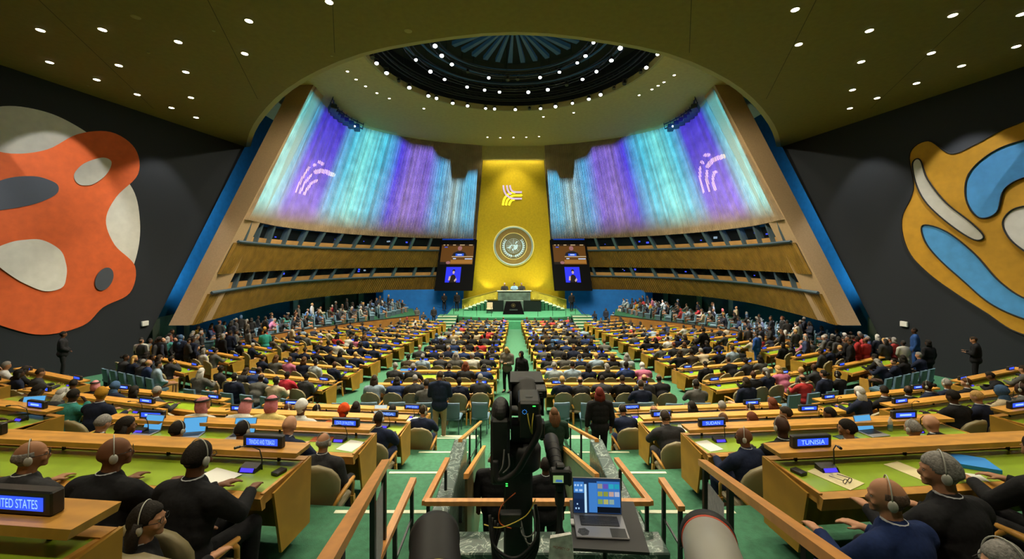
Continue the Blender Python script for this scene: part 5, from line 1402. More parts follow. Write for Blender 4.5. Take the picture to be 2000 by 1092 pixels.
# chairs
chairs.sort(key=lambda q:q[0]); rest=MB()
for i,(d,x,y,z,rz,kind,label,group) in enumerate(chairs):
    lab=label
    if i<300:
        nm='delegate_chair' if kind=='del' else 'adviser_chair'
        if d<12.5:
            o=put(nm,None,loc=(x,y,z),rot=(0,0,rz),label=lab,cat='chair')
            S=(CH,CHL) if kind=='del' else (BH,BHL)
            for n_,m_ in S[0].items(): put(n_,m_,o)
            for m_ in S[1]: put('leg',m_,o)
            if kind=='del':
                for m_ in CHA: put('armrest',m_,o)
        else: put(nm,(CH1 if d<17 else CH0) if kind=='del' else BH1,loc=(x,y,z),rot=(0,0,rz),label=lab,cat='chair')
    else:
        M=Matrix.Translation((x,y,z+Z0))@Matrix.Rotation(rz,4,'Z'); me=CH0 if kind=='del' else BH1; o_=len(rest.v)
        rest.v+=[tuple(M@v.co) for v in me.vertices]
        for p_ in me.polygons: rest.f.append(tuple(q+o_ for q in p_.vertices)); rest.m.append(p_.material_index+(0 if kind=='del' else 2))
me=rest.mesh('distant_chairs',[beige,chairwood,mat('pale_blue_vinyl',(.16,.27,.36),.5),metalb])
o=bpy.data.objects.new('distant_chairs',me); C.objects.link(o); o['kind']='stuff'; o['label']='many small distant chairs in the far rows and the side galleries'; o['category']='chair'
print('PEOPLE',len(persons),'CHAIRS',len(chairs),'OBJ',len(bpy.data.objects))
# ------------------------------------------------------------------ passage, marble walls, rails
PF=-4.62
mb=MB(); mb.bx(CX-1.14,CX+1.14,-6,3.45,-6.2,-2.86); struct('floor_platform',mb.mesh('floor_platform',carpd))
mb=MB(); mb.bx(CX-.93,CX+.93,3.76,7.3,-5.6,PF); mb.bx(CX-.93,CX+.93,7.3,8.6,-5.6,-4.77); f=struct('passage_floor',mb.mesh('passage_floor',carpet))
mb=MB(); mb.bx(CX-.93,CX+.93,7.25,7.31,PF-.04,PF+.006); mb.bx(CX-.93,CX+.93,8.55,8.61,-4.81,-4.764); mb.bx(CX-.93,CX+.93,5.0,5.06,PF-.001,PF+.004); put('step_nosing',mb.mesh('step_nosing',nosing),f,kind='structure')
for side,nm in ((-1,'left'),(1,'right')):
    a,b=sorted((CX+side*.94,CX+side*1.13))
    mb=MB(); mb.rbx(a,b,3.76,6.1,-5.6,-2.74,.012); struct('wall_marble_'+nm,mb.mesh('wall_marble',marble))
mb=MB(); mb.rbx(CX-1.13,CX+1.13,3.46,3.75,-5.6,-2.55,.012); struct('wall_marble_front',mb.mesh('wall_marble',marble))
def bar(mb,a,b,w=.03,h=.022,mi=0):
    a=Vector(a); b=Vector(b); d=(b-a).normalized(); s=d.cross(Vector((0,0,1))).normalized()*w; u=s.cross(d).normalized()*h
    mb.hexa([a-s-u,a+s-u,a+s+u,a-s+u],[b-s-u,b+s-u,b+s+u,b-s+u],mi)
def post(mb,x,y,z0,z1,r=.016): mb.bx(x-r,x+r,y-r,y+r,z0,z1)
def railing(label,runs,posts,bars=()):
    root=put('railing',None,label=label,cat='railing'); root.location.z=Z0
    for a,b in runs: m=MB(); bar(m,a,b); mk(m,'handrail',railw,root)
    for (x,y,z0,z1) in posts: m=MB(); post(m,x,y,z0,z1); mk(m,'post',blackm,root)
    for a,b in bars: m=MB(); bar(m,a,b,.008,.008); mk(m,'lower_bar',blackm,root)
    return root
x_=lambda v: CX+v
railing('wooden handrail on black posts running across the marble passage front with two side arms',
  [((x_(-1.10),3.9,-2.37),(x_(1.10),3.9,-2.37)),((x_(-1.10),3.88,-2.37),(x_(-1.06),5.0,-2.50)),((x_(1.10),3.88,-2.37),(x_(1.06),5.0,-2.50))],
  [(x_(-1.07),3.9,-2.74,-2.39),(x_(1.07),3.9,-2.74,-2.39),(x_(-1.04),4.75,-2.74,-2.5),(x_(1.04),4.75,-2.74,-2.5),(x_(-.75),3.88,-2.55,-2.39)])
for side,nm in ((-1,'left'),(1,'right')):
    zt=NZ[1]-DROP
    y0=2.3 if side<0 else 3.45
    railing('short wooden handrail on black posts beside the passage, '+nm+' side',[((x_(side*1.22),y0,-2.155),(x_(side*1.22),3.92,-2.16))],
        [(x_(side*1.22),y0+.03,zt,-2.17),(x_(side*1.22),3.86,zt,-2.17),(x_(side*1.22),3.3,zt,-2.17)],[((x_(side*1.22),y0,-2.5),(x_(side*1.22),3.9,-2.5))])
    r=railing('long wooden handrail rising towards the camera on the '+nm,[((x_(side*1.24),3.12,-1.585),(x_(side*.86),1.2,-1.00))],
        [(x_(side*1.23),3.05,zt,-1.6),(x_(side*1.13),2.52,zt,-1.43),(x_(side*.95),1.62,zt,-1.16)])
    m=MB(); m.quad((x_(side*1.215),2.98,-2.15),(x_(side*1.145),2.62,-2.15),(x_(side*1.145),2.62,-1.60),(x_(side*1.215),2.98,-1.66))
    put('notice_sheet',m.mesh('notice_sheet',mat('grey_sheet',(.33,.34,.36),.8,noise=(30,.8,1.1))),label='grey printed sheet hung between the posts of the long '+nm+' handrail',cat='notice')
    railing('sloping wooden handrail with thin black posts down the '+nm+' passage stair',[((x_(side*1.03),6.0,-2.72),(x_(side*1.05),10.3,-4.18))],
        [(x_(side*1.03),6.2,-4.9,-2.8),(x_(side*1.035),7.4,-4.9,-3.21),(x_(side*1.04),8.8,-4.9,-3.68),(x_(side*1.05),10.2,-4.95,-4.16)],[((x_(side*1.03),6.1,-3.3),(x_(side*1.05),10.2,-4.6))])
    m=MB(); root=put('passage_door_panel',None,label='sloping wood-capped side panel lining the '+nm+' of the passage',cat='panel'); root.location.z=Z0
    bar(m,(x_(side*.84),5.1,-2.77),(x_(side*.84),8.5,-3.99),.03,.03); mk(m,'cap',railw,root)
    m=MB(); X=x_(side*.84); m.hexa([(X-.015,5.12,PF),(X+.015,5.12,PF),(X+.015,8.5,PF-.15),(X-.015,8.5,PF-.15)],[(X-.015,5.12,-2.80),(X+.015,5.12,-2.80),(X+.015,8.5,-4.02),(X-.015,8.5,-4.02)])
    mk(m,'panel',mat('panel_face',(.10,.075,.03),.35,noise=(3,.7,1.3)),root)

# ------------------------------------------------------------------ broadcast camera rig
rub=mat('black_rubber',(.010,.010,.011),.6); gr=mat('dark_grey_metal',(.03,.032,.034),.4,metal=.4)
rig=put('broadcast_camera',None,label='black remote broadcast camera on tall column in the middle of the passage',cat='video camera'); rig.location.z=Z0
RX=.045
m=MB(); m.rbx(RX-.105,RX+.105,2.9,3.12,-2.86,-1.42,.015); mk(m,'column',rub,rig)
m=MB(); m.lathe([(.10,-1.56),(.125,-1.54),(.128,-1.41),(.11,-1.37),(.06,-1.365)],28,Matrix.Translation((.09,3.0,0))); mk(m,'turntable',rub,rig,True)
m=MB(); m.rbx(RX-.20,RX-.06,2.85,3.10,-1.62,-1.14,.02); m.ell((RX-.13,2.975,-1.12),(.068,.125,.09),20,12); mk(m,'pan_arm',rub,rig)
m=MB(); m.lathe([(.13,-.008),(.135,0),(.13,.008)],28,Matrix.Translation((RX-.055,2.98,-1.12))@Matrix.Rotation(pi/2,4,'Y')); mk(m,'arm_disc',gr,rig)
m=MB(); m.rbx(RX-.055,RX+.13,2.95,3.1,-1.36,-1.22,.01); m.rbx(RX+.0,RX+.10,2.9,3.0,-1.22,-1.1,.01); mk(m,'tilt_cradle',rub,rig)
m=MB(); m.rbx(RX+.0,RX+.15,2.72,2.98,-1.11,-.965,.012); mk(m,'camera_body',gr,rig)
m=MB(); m.rbx(RX+.01,RX+.14,2.705,2.722,-1.21,-.975,.004); mk(m,'connector_panel',black,rig)
m=MB(); Mx=Matrix.Translation((RX+.072,2.98,-1.05))@Matrix.Rotation(-pi/2,4,'X')
m.lathe([(.06,-.02),(.09,.0),(.09,.05),(.10,.055),(.10,.10),(.108,.105),(.108,.14),(.115,.145),(.115,.24),(.1,.25)],36,Mx); mk(m,'lens_barrel',rub,rig,True)
m=MB(); m.rbx(RX-.055,RX+.20,3.22,3.25,-1.18,-.96,.01); 
hx0,hx1=RX-.06,RX+.205
for (q0,q1,q2,q3) in ((hx0,hx1,-.97,-.955),(hx0,hx1,-1.22,-1.205)): m.bx(q0,q1,3.12,3.42,q2,q3)
m.bx(hx0,hx0+.012,3.12,3.42,-1.22,-.96); m.bx(hx1-.012,hx1,3.12,3.42,-1.22,-.96); mk(m,'matte_box',rub,rig)
m=MB(); m.rbx(RX+.13,RX+.215,2.96,3.10,-1.03,-.965,.008); m.rbx(RX+.155,RX+.18,2.95,2.965,-1.01,-.985,.003); mk(m,'handle_unit',black,rig)
m=MB(); m.rbx(RX+.155,RX+.19,2.85,2.95,-1.28,-1.17,.005); mk(m,'junction_box',black,rig)
m=MB(); m.bx(RX+.05,RX+.10,2.80,2.803,-.966,-.958); mk(m,'brand_plate',mat('brand_white',(.5,.5,.5),.5),rig)
cc=Vector((RX+.04,2.70,-1.03))
for i in range(8): 
    a=2*pi*i/8; m=MB(); m.ell(cc+Vector((.014*cos(a),0,.014*sin(a))),(.0025,.002,.0025),6,4); mk(m,'blue_indicator',em('led_blue',(.05,.3,.9),1.5),rig)
m=MB(); m.bx(RX+.095,RX+.115,2.70,2.705,-.995,-.990); mk(m,'green_light',em('led_green',(.05,.9,.1),2),rig)
m=MB(); m.bx(RX-.09,RX-.075,2.84,2.845,-1.60,-1.595); m.bx(RX-.09,RX-.075,2.84,2.845,-1.615,-1.61); mk(m,'green_light',em('led_green',(.05,.9,.1),2),rig)
def cable(pts,r,col,nm='cable'):
    P_=[Vector(p) for p in pts]; sp=[]; n=len(P_)
    for i in range(n-1):
        p0=P_[max(i-1,0)];p1=P_[i];p2=P_[i+1];p3=P_[min(i+2,n-1)]
        for j in range(6):
            t=j/6; sp.append(.5*((2*p1)+(-p0+p2)*t+(2*p0-5*p1+4*p2-p3)*t*t+(-p0+3*p1-3*p2+p3)*t**3))
    sp.append(P_[-1]); b=MB(); b.tube(sp,r,6); return mk(b,nm,col,rig,True)
ylw=mat('yellow_cable',(.55,.42,.05),.5); orc=mat('orange_cable',(.6,.12,.02),.5); gyc=mat('grey_cable',(.25,.25,.25),.5)
cable([(RX+.06,2.70,-1.04),(RX+.07,2.67,-1.10),(RX+.085,2.68,-1.16)],.004,ylw); cable([(RX+.10,2.70,-1.04),(RX+.09,2.67,-1.10),(RX+.09,2.68,-1.17)],.004,ylw)
cable([(RX+.13,2.70,-1.05),(RX+.135,2.67,-1.15),(RX+.06,2.68,-1.30),(RX-.02,2.72,-1.45),(RX-.14,2.75,-1.52),(RX-.16,2.78,-1.4)],.022,rub)
cable([(RX-.10,2.84,-1.35),(RX-.11,2.8,-1.45),(RX-.14,2.8,-1.5)],.006,gyc); cable([(RX-.07,2.84,-1.38),(RX-.065,2.8,-1.45),(RX-.11,2.8,-1.5)],.006,gyc)
cable([(RX-.02,2.84,-1.66),(RX-.12,2.78,-1.72),(RX-.13,2.76,-1.82),(RX-.05,2.76,-1.86)],.004,orc)
cable([(RX-.24,2.8,-1.86),(RX-.12,2.74,-1.84),(RX+.05,2.74,-1.76),(RX+.12,2.8,-1.68)],.004,ylw)
for k in range(5):
    cable([(RX-.20+.02*k,2.78,-1.78-.02*k),(RX-.17,2.72,-1.95-.03*k),(RX-.02,2.70,-2.02-.04*k),(RX+.13,2.74,-1.9-.02*k),(RX+.12,2.8,-1.72)],.011,rub)
for k in range(3): cable([(RX+.0,2.86,-1.80),(RX+.03+.02*k,2.75,-1.9-.04*k),(RX+.11,2.76,-1.88-.05*k),(RX+.11,2.84,-1.74)],.0045,gyc)
m=MB(); m.rbx(RX-.13,RX+.02,2.76,2.82,-1.86,-1.76,.008); mk(m,'cable_box',gr,rig)

# still camera with long lens on a tripod
ph=put('photo_camera',None,label='black still camera with long lens on a tripod beside the laptop',cat='camera'); ph.location.z=Z0
PX,PY,PZ=.318,2.6,-1.425
m=MB(); m.rbx(PX-.068,PX+.068,PY,PY+.06,PZ-.05,PZ+.05,.012); m.rbx(PX-.03,PX+.03,PY+.01,PY+.06,PZ+.05,PZ+.078,.01); m.rbx(PX+.045,PX+.075,PY,PY+.085,PZ-.06,PZ+.045,.012); mk(m,'body',rub,ph)
m=MB(); m.quad((PX-.05,PY-.003,PZ-.028),(PX+.018,PY-.003,PZ-.028),(PX+.018,PY-.003,PZ+.02),(PX-.05,PY-.003,PZ+.02)); mk(m,'screen',em('camera_screen',(.22,.35,.12),1),ph)
m=MB(); m.quad((PX-.035,PY-.004,PZ-.022),(PX+.012,PY-.004,PZ-.024),(PX+.008,PY-.004,PZ-.008),(PX-.03,PY-.004,PZ-.006)); mk(m,'screen_picture',em('camera_screen_blue',(.05,.15,.4),1),ph)
m=MB(); m.lathe([(.036,.05),(.038,.1),(.042,.11),(.042,.16),(.046,.17),(.046,.26),(.051,.27),(.051,.36),(.056,.37),(.060,.55),(.055,.56)],28,Matrix.Translation((PX-.012,PY,PZ+.0))@Matrix.Rotation(-pi/2,4,'X')); mk(m,'lens',rub,ph,True)
for zz in (.13,.2,.31,.40): m=MB(); m.tube([(PX-.012+.053*cos(2*pi*i/24)*(1+.3*(zz-.2)),PY+zz,PZ+.053*(1+.3*(zz-.2))*sin(2*pi*i/24)) for i in range(25)],.0025,5,caps=False); mk(m,'lens_ring',gr,ph)
m=MB(); m.rbx(PX-.03,PX+.03,PY+.02,PY+.08,PZ-.11,PZ-.05,.01); m.lathe([(.03,PZ-.2),(.035,PZ-.15),(.03,PZ-.11)],14,Matrix.Translation((PX,PY+.05,0))); m.lathe([(.018,-2.05),(.02,PZ-.2)],12,Matrix.Translation((PX,PY+.05,0))); mk(m,'tripod_head',rub,ph)
for a in (-.6,1.5,3.6):
    m=MB(); m.tube([(PX,PY+.05,-1.78),(PX+.34*sin(a),PY+.05+.30*cos(a),-2.85)],[.02,.014],8); mk(m,'tripod_leg',rub,ph)
m=MB(); m.hexa([(.215,2.46,-1.97),(.39,2.43,-1.96),(.385,2.46,-1.97),(.22,2.49,-1.97)],[(.235,2.46,-1.72),(.365,2.44,-1.68),(.36,2.46,-1.68),(.24,2.49,-1.72)])
tg=put('property_tag',None,label='crumpled white plastic bag with red PROPERTY OF print hanging on the tripod',cat='bag'); tg.location.z=Z0
mk(m,'bag_sheet',mat('white_plastic',(.75,.76,.74),.4,noise=(25,.7,1.2)),tg)
t_=text_mesh('PROPERTY OF',.10,.016,mat('red_print',(.5,.08,.06),.6)); put('printed_words',t_,tg,loc=(.302,2.438,-1.765),rot=(0,.06,-.17))
for k in range(4):
    m=MB(); m.tube([(.31+(.022+.004*k)*cos(2*pi*i/20),2.43-.003*k,-1.87+(.03+.005*k)*sin(2*pi*i/20)) for i in range(21)],.0028,5,caps=False); mk(m,'coiled_cord',mat('white_cord',(.55,.55,.55),.5),tg)

# laptop on a tray table
ty=put('tray_table',None,label='black tray table on a pole holding the open laptop',cat='table'); ty.location.z=Z0
m=MB(); m.hexa([(.40,2.60,-1.90),(.885,2.56,-1.90),(.945,3.10,-1.90),(.45,3.12,-1.90)],[(.40,2.60,-1.88),(.885,2.56,-1.88),(.945,3.10,-1.88),(.45,3.12,-1.88)]); mk(m,'tray',mat('tray_black',(.018,.018,.02),.7),ty)
m=MB(); m.tube([(.65,2.78,-1.9),(.65,2.78,-2.86)],.017,10); m.rbx(.60,.70,2.74,2.82,-1.94,-1.90,.005); mk(m,'pole',blackm,ty)
m=MB(); [m.tube([(.65,2.78,-2.5),(.65+.3*cos(a),2.78+.25*sin(a),-2.85)],.012,6) for a in (.3,2.4,4.5)]; mk(m,'feet',blackm,ty)
alu=mat('space_grey_aluminium',(.30,.30,.32),.4,metal=.5)
lt=put('laptop',None,loc=(.62,2.80,-1.878),rot=(0,0,-.06),label='grey open laptop showing a grid of photos, on the black tray table',cat='laptop')
m=MB(); m.rbx(-.178,.178,-.125,.125,0,.014,.004); mk(m,'base',alu,lt)
m=MB(); m.rbx(-.135,.135,-.01,.10,.0145,.0165,.001); mk(m,'keyboard',black,lt)
m=MB()
kb=mat('key_grey',(.03,.03,.035),.5)
for r_ in range(6):
    for c_ in range(14): x0=-.131+c_*.0188; y0=-.006+r_*.0175; m.bx(x0,x0+.0158,y0,y0+.0148,.0165,.0185)
o=mk(m,'key_rows',kb,lt); 
m=MB(); m.bx(.06,.165,-.12,-.03,.0146,.0155); mk(m,'trackpad_cover',mat('dark_card',(.035,.037,.04),.7),lt)
m=MB(); 
hexp=[(-.125+.042*cos(pi/3*i+.2),-.075+.042*sin(pi/3*i+.2)) for i in range(6)]
m.add([(x,y,.0152) for x,y in hexp],[tuple(range(6))]); mk(m,'sticker',black,lt)
m=MB(); wl=[(-.125+.035*cos(pi/3*i+.2),-.075+.035*sin(pi/3*i+.2),.0158) for i in range(7)]
for a,b in zip(wl,wl[1:]): m.tube([a,b],.0018,4)
for a,b in (((-.138,-.055),(-.138,-.092)),((-.138,-.092),(-.120,-.092)),((-.128,-.062),(-.128,-.082)),((-.128,-.062),(-.102,-.076)),((-.102,-.076),(-.128,-.088))): m.tube([(a[0],a[1],.0158),(b[0],b[1],.0158)],.0018,4)
mk(m,'sticker_mark',em('sticker_white',(.6,.6,.6),.1),lt)
ScM=Matrix.Translation((0,.125,.012))@Matrix.Rotation(R(-12),4,'X')    # lid plane: x right, z up
lid=MB(); lid.rbx(-.178,.178,0,.008,0,.245,.003); lid.xf(ScM); lid=mk(lid,'lid',alu,lt)
def scr(nm,rects,c,s=1,off=-.002):
    m=MB()
    for (x0,x1,z0,z1) in rects: m.quad((x0,off,z0),(x1,off,z0),(x1,off,z1),(x0,off,z1))
    m.xf(ScM); return mk(m,nm,em(nm,c,s),lid)
scr('screen_glass',[(-.172,.172,.006,.238)],(.01,.03,.09),1)
scr('screen_panel',[(-.170,-.095,.14,.215),(-.06,.0,.012,.21)],(.05,.20,.55),1,-.003)
scr('screen_panel_dark',[(-.170,-.095,.012,.10)],(.008,.02,.06),1,-.003)
scr('screen_bar',[(-.092,-.076,.008,.20)],(.5,.75,.95),1,-.0035)
scr('screen_window',[(.0,.168,.05,.222)],(.04,.17,.5),1,-.003)
th=[(.35,.35,.3),(.15,.1,.5),(.03,.45,.6),(.02,.4,.55),(.35,.4,.08),(.3,.35,.05),(.6,.4,.35),(.5,.55,.7),(.25,.4,.1),(.5,.5,.15),(.3,.45,.4)]
i=0
for r_ in range(3):
    for c_ in range(4):
        if i>10: break
        x0=.006+c_*.041; z1=.205-r_*.052; scr('photo_thumbnail_%s'%ORD[i],[(x0,x0+.035,z1-.032,z1)],th[i],.8,-.004).name='photo_thumbnail'; i+=1
scr('screen_lower',[(.0,.168,.012,.05)],(.004,.006,.01),1,-.0035)
scr('toolbar_icons',[(-.165,-.152,.185,.198),(-.145,-.132,.185,.198),(-.12,-.107,.185,.198),(-.160,-.14,.15,.165),(-.13,-.105,.15,.165),(-.15,-.14,.06,.07),(-.16,-.15,.03,.042),(-.14,-.13,.03,.042)],(.4,.6,.85),1,-.0045)
m=MB(); m.rbx(-.205,-.18,.0,.06,.002,.016,.003); mk(m,'adapter',mat('white_plastic2',(.6,.6,.6),.5),lt)

# two long press lenses pointing over the hall
def tele(X,Y,Z,X2,Y2,Z2,segs,label,nm):
    root=put('telephoto_lens',None,label=label,cat='camera lens'); root.location.z=Z0
    a=Vector((X2,Y2,Z2)); b=Vector((X,Y,Z)); Mx=Matrix.Translation(a)@(b-a).to_track_quat('Z','Y').to_matrix().to_4x4(); L_=(b-a).length
    for (n_,m_,prof) in segs:
        q=MB(); q.lathe([(r,t*L_) for r,t in prof],48,Mx); mk(q,n_,m_,root,True)
tele(-.315,1.62,-1.125,-.215,1.12,-1.04,[
  ('barrel',rub,[(.05,-.4),(.082,-.38),(.082,.22),(.088,.24),(.088,.34)]),
  ('hood',rub,[(.088,.34),(.094,.36),(.094,.90),(.100,.915),(.101,.99),(.096,1.0),(.088,.985),(.085,.6)]),
  ('yellow_ring',mat('yellow_ring',(.75,.65,.05),.4),[(.0885,.325),(.0905,.33),(.0905,.342),(.0885,.347)])],'black telephoto lens with thin yellow ring at the bottom left of centre','l')
wg=mat('grey_white_enamel',(.36,.355,.32),.45); rd=mat('red_ring',(.55,.06,.02),.4)
tele(.795,1.62,-1.125,.62,1.12,-1.04,[
  ('barrel',wg,[(.05,-.4),(.078,-.38),(.078,.25),(.072,.28),(.072,.36),(.082,.40),(.095,.55),(.099,.60),(.099,.90)]),
  ('focus_ring',mat('dark_groove',(.06,.06,.065),.5),[(.0735,.285),(.0745,.29),(.0745,.35),(.0735,.355)]),
  ('red_ring',rd,[(.0995,.885),(.1015,.89),(.1015,.905),(.0995,.91)]),
  ('hood_rim',rub,[(.1,.91),(.104,.92),(.105,.99),(.098,1.0),(.09,.98),(.088,.7)])],'grey-white telephoto lens with red ring and black rim at the bottom right','r')
for X,Y,nm in ((-.20,1.03,'left'),(.575,1.03,'right')):
    root=put('lens_monopod',None,label='black monopod under the '+nm+' telephoto lens',cat='tripod'); root.location.z=Z0
    q=MB(); q.tube([(X,Y,-1.14),(X,Y,-2.86)],.016,8); mk(q,'pole',blackm,root); q=MB(); q.rbx(X-.03,X+.03,Y-.05,Y+.05,-1.17,-1.12,.006); mk(q,'foot_plate',blackm,root)

# ------------------------------------------------------------------ things on the desks
def desk_pt(side,k,X,back=.35): return (X,NY[k]+(abs(X-CX)-2.3)*tan(R(5.5))-back,NZ[k]-SH+.003)
def laptop_proto(c,nm):
    b=MB(); b.rbx(-.16,.16,-.11,.11,0,.014,.003); l=MB(); l.rbx(-.16,.16,0,.008,0,.22,.003); s=MB(); s.quad((-.15,-.002,.01),(.15,-.002,.01),(.15,-.002,.21),(-.15,-.002,.21))
    k=MB(); k.bx(-.13,.13,-.02,.09,.0142,.0155)
    M=Matrix.Translation((0,.11,.012))@Matrix.Rotation(R(-18),4,'X'); l.xf(M); s.xf(M)
    return b.mesh('base',alu),l.mesh('lid',alu),s.mesh('screen',em(nm,c,.9)),k.mesh('keyboard',black)
LB=laptop_proto((.12,.45,.85),'lap_blue'); LW=laptop_proto((.75,.85,.8),'lap_white')
def laptop(p,rz,label,P_=LB,group=None,full=True):
    o=put('laptop',None,loc=p,rot=(0,0,rz),label=label,cat='laptop',group=group); bb=put('base',P_[0],o); ll=put('lid',P_[1],o); put('screen',P_[2],ll); put('keyboard',P_[3],bb)
laptop(desk_pt(-1,2,-4.0,.3),.05,'open laptop with blue screen, beside white papers on the Palestine row desk')
laptop(desk_pt(-1,2,-4.75,.35),.2,'open laptop with blue screen behind a dark-haired delegate, Palestine row')
laptop(desk_pt(-1,2,-5.5,.33),-.15,'larger open laptop with pale blue screen at the left end, Palestine row')
laptop(desk_pt(-1,4,-3.25,.3),.02,'open laptop with white screen, fifth near left row',LW)
laptop(desk_pt(1,2,5.4,.28),.2,'open laptop with blue screen on the outer Sudan row desk')
laptop((-7.95-.35,7.0-.2,NZ[2]-SH+.003),.25,'open laptop with blue screen on the outer left terrace desk')
def flat(name,p,w,d,h,m,rz,label,cat):
    b=MB(); b.bx(-w/2,w/2,-d/2,d/2,0,h); put(name,b.mesh(name,m),loc=p,rot=(0,0,rz),label=label,cat=cat)
P=desk_pt(-1,1,-2.72,.46); flat('dark_folder',(P[0]-.05,P[1]-.02,P[2]),.30,.22,.006,black,-.3,'thin black folder under papers on the Trinidad and Tobago desk','folder')
flat('paper_sheet',(P[0]+.03,P[1]+.03,P[2]+.007),.34,.22,.003,white,-.35,'white printed papers spread on the Trinidad and Tobago desk','paper')
P=desk_pt(-1,2,-2.25,.40); flat('paper_sheet',(P[0],P[1],P[2]),.26,.30,.003,white,-.3,'white papers held by the grey-haired reader, State of Palestine desk','paper')
P=desk_pt(-1,2,-2.75,.25); flat('red_folder',P,.30,.16,.006,mat('red_brown_card',(.42,.10,.03),.6),0,'orange-brown folder on the State of Palestine desk','folder')
P=desk_pt(1,1,2.95,.40); flat('cream_folder',P,.24,.34,.004,mat('cream_card',(.75,.66,.38),.7),.45,'cream paper folder with glasses on it, Tunisia desk','folder')
b=MB()
for sx in (-1,1): b.tube([(sx*.03+.024*cos(2*pi*i/14),0,.02+.018*sin(2*pi*i/14)) for i in range(15)],.003,5,caps=False); b.tube([(sx*.055,0,.03),(sx*.05,.12,.01)],.003,5)
b.tube([(-.008,0,.026),(.008,0,.026)],.003,5); put('eyeglasses',b.mesh('eyeglasses',blackm),loc=(P[0]+.03,P[1]-.10,P[2]+.006),rot=(0,0,.3),label='pair of black glasses lying on the cream folder',cat='glasses')
P=desk_pt(1,1,3.75,.36); flat('cream_paper',P,.20,.30,.003,mat('cream_card',(.75,.66,.38),.7),.3,'cream paper between the two leaning delegates, Tunisia desk','paper')
P=desk_pt(1,1,4.45,.30); flat('blue_folder',P,.34,.26,.035,mat('bright_blue_card',(.02,.25,.75),.5),-.45,'bright blue thick folder at the right edge of the Tunisia desk','folder')
P=desk_pt(1,1,4.2,.50); flat('paper_sheet',P,.22,.12,.003,white,-.35,'white card with a pen on the Tunisia desk','paper')
P=desk_pt(1,2,2.75,.40); flat('paper_sheet',P,.22,.30,.003,white,.3,'single white paper beside the console on the Sudan desk','paper')
P=desk_pt(1,2,4.9,.38); flat('dark_folder',P,.30,.24,.008,mat('dark_teal_card',(.02,.05,.07),.5),.3,'dark folder with pink note on the Sudan row desk','folder')
P=desk_pt(-1,2,-3.7,.45); flat('paper_sheet',P,.28,.2,.003,white,.2,'white notepad beside the open laptop, Palestine row','paper')
for pi_,(s_,k,X) in enumerate(((-1,3,-2.6),(-1,3,-3.5),(-1,4,-2.4),(-1,4,-4.0),(1,3,3.3),(1,3,4.6),(1,4,3.7),(1,4,5.2),(1,4,2.9))):
    flat('paper_sheet',desk_pt(s_,k,X,.35),.21,.28,.003,white,rnd.uniform(-.5,.5),'white paper on the %s near %s desk, %s loose sheet there'%(ORD[k],SIDE[s_],ORD[pi_%9]),'paper')
b=MB(); b.lathe([(.028,0),(.032,.01),(.032,.12),(.028,.15),(.013,.185),(.013,.21)],16); P=desk_pt(1,2,5.75,.2)
o=put('water_bottle',b.mesh('water_bottle',mat('clear_plastic',(.6,.65,.68),.1,alpha=.5),True),loc=P,label='clear plastic water bottle beside the blue laptop on the Sudan row desk',cat='bottle')
b=MB(); b.lathe([(.0325,.05),(.0325,.10)],16); put('bottle_label',b.mesh('bottle_label',mat('blue_label',(.1,.2,.4),.5)),o)
for s_ in (-1,1):
    b=MB(); b.rbx(-.055,.055,-.04,.04,0,.03,.005); P=desk_pt(s_,1,CX+s_*2.42,.3)
    put('voting_unit',b.mesh('voting_unit',black),loc=(P[0],P[1],P[2]+.001),rot=(0,0,s_*-1.2),label='small black voting unit at the inner corner of the %s front terrace desk'%SIDE[s_],cat='voting unit')
# blue-white duct lamps under desks
# handbag by the right rail
hb=put('handbag',None,loc=(CX+1.6,4.65,NZ[2]-DROP+.0),rot=(0,0,.4),label='grey handbag standing on the right terrace step by the handrail',cat='bag')
b=MB(); b.rbx(-.16,.16,-.06,.06,0,.2,.03); mk(b,'body',mat('grey_bag',(.25,.25,.26),.6,noise=(15,.6,1.2)),hb)
b=MB(); b.tube([(-.1,0,.19),(-.07,0,.3),(.07,0,.3),(.1,0,.19)],.008,6); mk(b,'handle',mat('grey_bag2',(.2,.2,.21),.6),hb)
# small laptops scattered through the hall
lapn=0
for (side,xx,yy) in [(1,2.7,17.0),(1,3.4,19.0),(1,2.3,22.8),(-1,4.4,15.0),(-1,2.1,30.4),(1,4.0,34.4),(-1,3.0,19.0),(1,1.6,24.8)]:
    i=round((yy-13.5)/1.95); y=13.5+1.95*i-.3; lapn+=1
    laptop((CX+side*xx,y,zfloor(13.5+1.95*i)+DROP-SH+.003),rnd.uniform(-.2,.2),'small open laptop with blue screen, %s centre block, %s row from the stage'%(SIDE[side],ORD[11-i]))
# ------------------------------------------------------------------ lights
def spot(loc,target,power,size,blend=.6,col=(1,.9,.75),rad=.12,name='hall_spot'):
    l=bpy.data.lights.new(name,'SPOT'); l.energy=power; l.spot_size=R(size); l.spot_blend=blend; l.color=col; l.shadow_soft_size=rad
    o=bpy.data.objects.new(name,l); C.objects.link(o); o.location=(loc[0],loc[1],loc[2]+Z0)
    d=Vector(target)-Vector(loc); o.rotation_euler=d.to_track_quat('-Z','Y').to_euler(); return o
WC=(1,.90,.66)
# light from the ring of lamps in the dome
for j in range(10):
    t=2*pi*(j+.5)/10; x,y=OC[0]+7.6*cos(t),OC[1]+7.6*sin(t)
    spot((x,y,12.15),(x*1.25,y+ (3.0 if y>24 else -6.5),-5),7200,100,.7,WC,.25)
for j in range(6):
    t=2*pi*j/6; spot((OC[0]+4.7*cos(t),OC[1]+4.7*sin(t),12.2),(OC[0]+14*cos(t),OC[1]+3+11*sin(t),-5),5200,105,.7,WC,.25)
